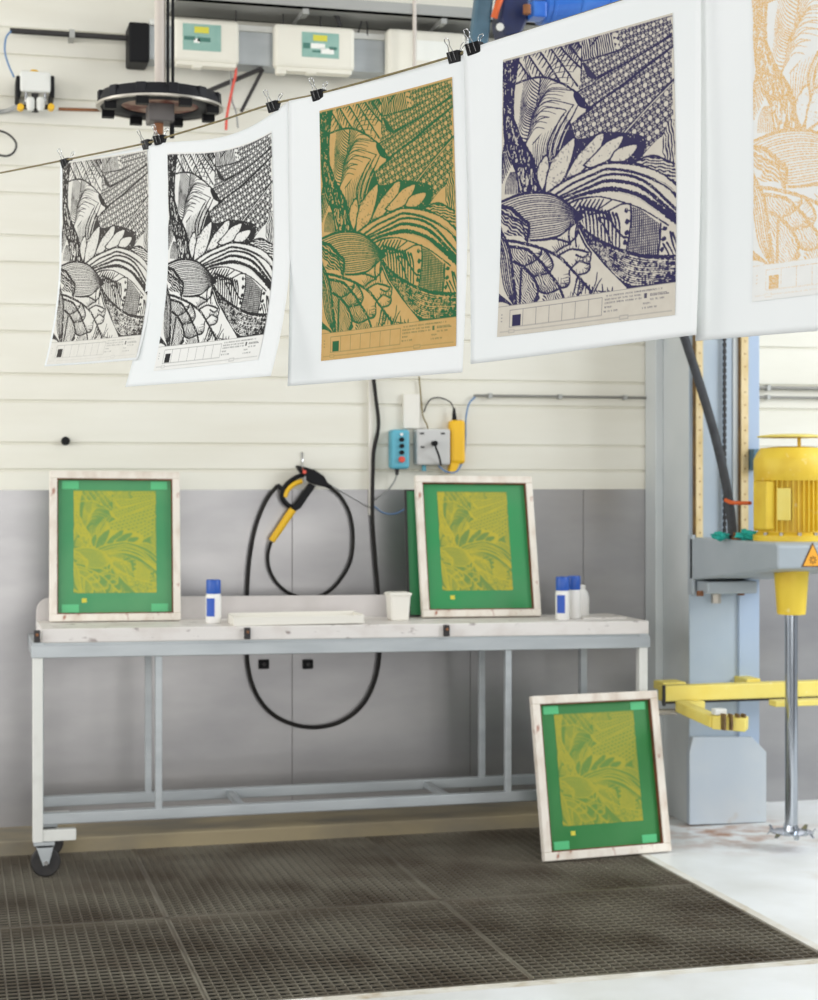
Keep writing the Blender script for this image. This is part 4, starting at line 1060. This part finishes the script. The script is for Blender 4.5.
# ---------------------------------------------------------------- high on the wall
YT = YW - .03
def span(x0, x1, ytop, ybot, xr, y0, y1):    # box along the wall, heights read at column xr
    return MB().box(WX(x0, y0), WX(x1, y0), y0, y1, WZ(xr, ybot, y0), WZ(xr, ytop, y0))
t = thing('cable_tray', (1.5, 6.75, 3.2), 'grey cable tray along the top of the wall above the white boxes', 'cable tray')
m = MB(); za = WZ(200, 4, 6.7)
x0 = WX(176, 6.66); m.box(x0, 2.6, 6.66, 6.90, za, za + .008); m.box(x0, 2.6, 6.66, 6.672, za, za + .05); m.box(x0, 2.6, 6.888, 6.90, za, za + .05)
obj('tray_channel', m, 'tray', t)
for yy in (6.70, 6.76): obj('laid_cable', MB().cyl((x0, yy, za + .02), (2.6, yy, za + .02), .011, n=10), 'dark', t)
for px in (300, 436): x = WX(px, 6.78); obj('support_arm', MB().box(x - .012, x + .012, 6.66, 6.92, za - .02, za), 'tray', t)
yb = 6.80
zb0, zb1 = WZ(250, 65, yb), WZ(250, 31, yb)
t = thing('wiring_duct', (WX(300, yb), yb, zb0), 'long grey wiring duct on the wall behind the ivory boxes', 'duct')
obj('duct_body', MB().box(WX(149, yb), WX(520, yb), yb, YW, zb0, zb1), 'alu', t, bevel=.003)
obj('duct_cover', MB().box(WX(149, yb), WX(520, yb), yb - .012, yb + .02, zb1 - .004, zb1 + .020), 'paintwhite', t, bevel=.003)
obj('duct_end_cap', MB().box(WX(129, yb - .02), WX(149.5, yb - .02), yb - .02, YW, WZ(140, 62, yb - .02), WZ(140, 22, yb - .02)), 'black', t, bevel=.008)
t = thing('wall_pipe', W(70, 35, 6.84), 'thick dark pipe running along the wall to the black duct cap', 'pipe')
a, b = W(10, 30, 6.85), W(131, 39, 6.85); b.z = a.z = (a.z + b.z) / 2
obj('pipe', MB().cyl(a, b, .011, n=14), 'dark', t, smooth=True)
p = W(72, 35, 6.84); obj('pipe_clip', MB().box(p.x - .01, p.x + .01, 6.83, YW, a.z - .016, a.z + .016), 'tray', t)
tag(obj('looped_cable', MB().tube([W(11, 31, 6.84), W(6, 38, 6.84), W(5, 52, 6.84), W(9, 66, 6.84), W(14, 77, 6.82)], .0036, 8, 5), 'cblue', smooth=True), 'thin blue cable from the dark pipe end to the valve unit', 'cable')
def device(x0, x1, y0, y1, lbl, label, latch=None, yd=6.72, kind=0):
    a, b = W(x0, y1, yd), W(x1, y0, yd)
    t = thing('control_unit', ((a.x + b.x) / 2, yd, a.z), label, 'control unit', 'ivory units on the wall')
    obj('casing', MB().box(a.x, b.x, yd, 6.786, a.z, b.z), 'device', t, bevel=.014)
    obj('base_strip', MB().box(a.x + .01, b.x - .01, yd + .008, 6.786, a.z - .014, a.z + .004), 'device', t, bevel=.005)
    la, lb = W(lbl[0], lbl[3], yd - .002), W(lbl[1], lbl[2], yd - .002)
    o = obj('label', MB().box(la.x, lb.x, yd - .002, yd + .002, la.z, lb.z), 'lblgreen' if kind < 2 else 'lblwhite', t)
    if kind < 2:
        w, h = lb.x - la.x, lb.z - la.z
        def r(u0, u1, v0, v1, m, nm): obj(nm, MB().box(la.x + u0 * w, la.x + u1 * w, yd - .0032, yd - .001, lb.z - v1 * h, lb.z - v0 * h), m, o)
        r(.30, .68, .10, .34, 'lblyellow', 'label_band')
        if kind == 0: r(.03, .32, .48, .62, 'lbldark', 'label_print'); r(.38, .72, .50, .66, 'lbldark', 'label_print'); r(.28, .44, .55, .72, 'lblwhite', 'label_print')
        else: r(.03, .22, .44, .66, 'lbldark', 'label_print'); r(.24, .62, .44, .64, 'lblwhite', 'label_print'); r(.50, .86, .62, .84, 'lblwhite', 'label_print'); r(.74, .94, .54, .66, 'lbldark', 'label_print'); r(.28, .52, .72, .80, 'lbldark', 'label_print')
    for lx in (latch or ()):
        p = W(lx, y1 + 3, yd)
        obj('latch', MB().box(p.x - .020, p.x + .020, yd + .01, yd + .05, p.z - .016, p.z + .018), 'device', t, bevel=.005)
    return t
device(174, 239.5, 21.5, 60, (183, 221, 25.5, 49.5), 'ivory control unit with green label beside the hanging pole', (198, 226), kind=0)
device(275, 355, 28, 66, (302, 339, 34, 56.5), 'ivory control unit with green label and white patches, middle of the row', (282, 312, 338), kind=1)
device(388, 466, 33, 80, (415, 448, 42, 60), 'ivory control unit with blank white label, right end of the row', (396,), kind=2)
tag(obj('red_cable', MB().tube([W(234, 62, 6.78), W(236, 72, 6.78), W(233, 86, 6.79), W(230, 100, 6.80), W(227, 116, 6.80), W(226, 130, 6.80)], .0055, 8, 5), 'red', smooth=True), 'red cable hanging below the left ivory unit', 'cable')
tag(obj('grey_cable', MB().tube([W(231, 62, 6.78), W(231, 80, 6.80), W(232, 100, 6.81), W(236, 112, 6.81), W(238, 128, 6.81)], .0035, 8, 5), 'cgrey', smooth=True), 'grey cable hanging beside the red cable', 'cable')
t = thing('brace_bracket', W(258, 66, 6.82), 'black diagonal braces below the wiring duct right of the red cable', 'brace')
obj('brace', MB().bar(W(262, 68.5, 6.83), W(206, 92, 6.88), .020, .014), 'dark', t)
obj('brace', MB().bar(W(263, 69, 6.83), W(241, 112, 6.88), .012, .010), 'dark', t)
for (x, y0, y1, lab) in ((236, 2, 21, 'thin hanger wire above the left ivory unit'), (283, 4, 26, 'thin hanger wire above the left side of the middle ivory unit'), (320.5, 6, 27, 'thin hanger wire above the right side of the middle ivory unit')):
    a, b = W(x, y0 - 8, 6.76), W(x, y1, 6.76)
    tag(obj('hanger_wire', MB().cyl(a, b, .003, n=8), 'dark'), lab, 'wire')
tag(obj('cable_bundle', MB().tube([W(327, 2, 6.74), W(332, 10, 6.73), W(337, 17, 6.74), W(340, 26, 6.75)], .010, 8, 5), 'dark', smooth=True), 'dark cable bundle dropping behind the middle ivory unit', 'cable')
tag(obj('drop_rod', MB().cyl(W(414.5, -312, 6.66), W(414.5, 110, 6.66), .008, n=10), 'pole'), 'slim pale drop rod in front of the right ivory unit', 'rod')
tag(obj('twin_cable', MB().tube([W(363, 12, 6.78), W(361, 24, 6.79), W(358, 33, 6.79)], .003, 8, 4).tube([W(364, 16, 6.78), W(367, 24, 6.79), W(367.5, 36, 6.79)], .003, 8, 4), 'dark', smooth=True), 'pair of thin dark cables between the middle and right ivory units', 'cable')
# valve unit at the far left
yv = 6.78
t = thing('valve_unit', W(35, 108, yv), 'white boxed valve unit with yellow knobs on the wall at upper left', 'valve')
a, b = W(20, 92, yv), W(50.5, 73, yv)
obj('casing', MB().box(a.x, b.x, yv - .02, 6.86, a.z, b.z), 'paintwhite', t, bevel=.008)
for x0, x1 in ((16, 20.5), (50, 54.5)):
    a, b = W(x0, 98, yv), W(x1, 76, yv); obj('side_bracket', MB().box(a.x, b.x, yv - .01, YW, a.z, b.z), 'black', t, bevel=.006)
p = W(34.5, 72, yv); obj('top_knob', MB().lathe((p.x, yv + .03, p.z - .012), [(.022, 0), (.022, .016), (.012, .026)], 16), 'gripyellow', t)
for x in (20.5, 51):
    p = W(x, 107.5, yv); obj('yellow_knob', MB().cyl((p.x, yv - .02, p.z), (p.x, yv + .02, p.z), .013, n=14), 'gripyellow', t, bevel=.003)
obj('manifold', MB().cyl(W(22, 107, yv + .02), W(50, 107, yv + .02), .010, n=12).cyl(W(35, 92, yv + .02), W(35, 112, yv + .02), .014, n=12), 'dark', t)
for x in (30.5, 40.5):
    p = W(x, 105, yv - .015); obj('white_cup', MB().lathe((p.x, p.y, p.z - .022), [(.010, 0), (.016, .012), (.016, .04), (.012, .05)], 16), 'paintwhite', t, smooth=True)
for x in (26, 45): obj('valve_stem', MB().cyl(W(x, 91, yv), W(x, 103, yv), .006, n=10), 'wire', t)
obj('pipe', MB().cyl(W(52, 108.5, yv + .03), W(58, 108.7, yv + .03), .008), 'paintwhite', t)
tag(obj('brown_pipe', MB().cyl(W(58.5, 109, 6.912), W(104, 110.2, 6.912), .006, n=10), 'rust'), 'short brown pipe running right from the valve unit', 'pipe')
tag(obj('grey_hose', MB().tube([W(22, 106, 6.80), W(14, 108, 6.86), W(6, 111, 6.905), W(-8, 112, 6.908), W(-30, 111, 6.908)], .009, 8, 5), 'cgrey', smooth=True), 'grey hose leaving the valve unit to the left', 'hose')
tag(obj('coiled_cable', MB().tube([W(-18, 128, 6.84), W(-4, 130, 6.84), W(8, 134, 6.84), W(16, 143, 6.84), W(14, 152, 6.84), W(6, 156, 6.84), (W(-6, 153, 6.84)), W(-16, 147, 6.84)], .0042, 8, 6), 'dark', smooth=True), 'dark brown cable coil at the left photo edge', 'cable')
# ---------------------------------------------------------------- the suspended ring
YR = 5.25
c = W(160, 107, YR); sc = (W(222, 96, YR) - W(98, 96, YR)).length / 2
t = thing('suspended_ring', c, 'round black carrier ring hanging on a pale pole at upper left', 'hanging ring')
R = sc
obj('ring_body', MB().lathe((c.x, c.y, c.z), [(R * .62, .034), (R * .70, .040), (R * .94, .036), (R * .99, .018), (R, .0), (R * .97, -.004), (R * .66, -.004), (R * .62, .0)], 48, ring=True), 'ring', t, smooth=True)
for k in range(12):
    a = 2 * PI * k / 12 + .1; d = Vector((math.cos(a), math.sin(a), 0)); p = c + d * R * .95
    obj('ring_segment', MB().bar(p + Vector((0, 0, .004)), p + Vector((0, 0, .036)), .030, .020, up=d), 'ring', t, bevel=.003)
obj('metal_band', MB().lathe((c.x, c.y, c.z - .006), [(R * .95, 0), (R * 1.02, .001), (R * 1.025, .007), (R * .95, .008)], 48, ring=True), 'ringmetal', t, smooth=True)
obj('rust_plate', MB().lathe((c.x, c.y, c.z + .002), [(.02, 0), (R * .62, .001), (R * .63, .010), (.02, .012)], 40), 'rustplate', t, smooth=True)
for k in range(8):
    a = 2 * PI * k / 8 + .35; p = c + Vector((math.cos(a), math.sin(a), 0)) * R * .88
    obj('hanging_block', MB().box(p.x - .018, p.x + .018, p.y - .014, p.y + .014, p.z - .026, p.z - .003), 'black', t)
obj('hub_box', MB().box(c.x - .038, c.x + .038, c.y - .045, c.y + .045, c.z - .050, c.z + .016), 'hub', t, bevel=.004)
obj('pole', MB().cyl((c.x - .0, c.y, c.z + .03), (c.x, c.y, 4.5), .0165, n=18), 'pole', t, smooth=True)
for dx in (.022, .037): obj('pole_cable', MB().cyl((c.x + dx, c.y - .012, c.z + .03), (c.x + dx, c.y - .012, 4.5), .0048, n=8), 'black', t)
obj('lower_spindle', MB().cyl((c.x - .004, c.y, c.z - .082), (c.x - .004, c.y, c.z - .045), .014, n=14), 'rust', t)
obj('lower_rod', MB().cyl((c.x + .036, c.y, c.z - .092), (c.x + .036, c.y, c.z - .045), .007, n=10), 'black', t)
# ---------------------------------------------------------------- the blue hoist above the navy print
YB2 = 5.9
h = lambda x, y, Y=YB2: W(x, y, Y)
t = thing('chain_hoist', h(540, 10), 'blue chain hoist high up behind the navy print, seen above its sheet', 'hoist')
obj('lift_arm', MB().bar(h(488, -40), h(477.5, 50), .062, .05, up=(0, 1, 0)), 'hoistteal', t, bevel=.008)
obj('gearbox', MB().prism([(h(x, y).x, h(x, y).z) for x, y in ((503, -30), (524, -30), (523, 24), (516, 38), (500, 40), (496, 22))], 'y', YB2 - .06, YB2 + .06), 'hoistnavy', t, bevel=.008)
obj('motor_drum', MB().cyl(h(536, -4), h(612, -10), .105, n=32), 'hoistblue', t, bevel=.012)
for k in (0, 4, 8): x = 545 + k * 7; obj('drum_band', MB().cyl(h(x, -5 - k * .55), h(x + 4, -5 - k * .55), .109, n=32), 'hoistblue', t, bevel=.003)
obj('terminal_box', MB().box(h(523, 24).x, h(537, 24).x, YB2 - .11, YB2 - .03, h(523, 24).z, h(523, 8).z), 'hoistblue', t, bevel=.006)
obj('orange_cable', MB().tube([h(504, -20, 5.84), h(501, -4, 5.83), h(497, 8, 5.83), h(494, 18, 5.84)], .012, 8, 5), 'orange', t, smooth=True)
obj('brass_fitting', MB().cyl(h(527, 14, 5.78), h(527, 5, 5.78), .014), 'rust', t)
obj('pale_knob', MB().cyl(h(500, 27, 5.80), h(500, 27, 5.84), .014), 'paintwhite', t, bevel=.003)
obj('hoist_mount', MB().bar(h(540, -20), h(540, -330), .08, .08), 'hoistteal', t, bevel=.006)
# ---------------------------------------------------------------- light: daylight through the open front of the hall and a side door, plus added fill lamps
w = bpy.data.worlds.new('daylight'); SC.world = w; w.use_nodes = True
bg = w.node_tree.nodes['Background']; bg.inputs[0].default_value = (.93, .97, 1.0, 1); bg.inputs[1].default_value = WORLD
def area(name, loc, target, sx, sy, power, col=(1, 1, 1)):
    l = bpy.data.lights.new(name, 'AREA'); l.shape = 'RECTANGLE'; l.size = sx; l.size_y = sy; l.energy = power; l.color = col
    o = bpy.data.objects.new(name, l); COL.objects.link(o); o.location = loc
    o.rotation_euler = (Vector(target) - Vector(loc)).to_track_quat('-Z', 'Y').to_euler(); return o
area('front_daylight', (-.2, -6.0, 2.1), (-.2, 6, 1.6), 9.0, 3.8, KEY, (1.0, .985, .955))
area('side_daylight', (6.5, 3.2, 3.3), (3.0, 5.4, .2), 2.8, 3.0, SIDE, (.90, .95, 1.0))
area('roof_light', (1.6, 4.9, 4.3), (1.6, 5.4, 0), 4.0, 2.0, ROOF, (1, .99, .97))
area('left_fill', (-3.1, 5.5, 2.0), (2.9, 6.7, 1.2), 2.0, 2.8, LEFT, (1.0, .99, .97))  # fill lamp added to brighten the column's left face
area('paper_fill', (-6.5, -1.2, 3.0), (1.0, 2.4, 1.7), 3.0, 2.2, HALL, (1, .99, .98))  # fill lamp added to brighten the hanging sheets, no window there
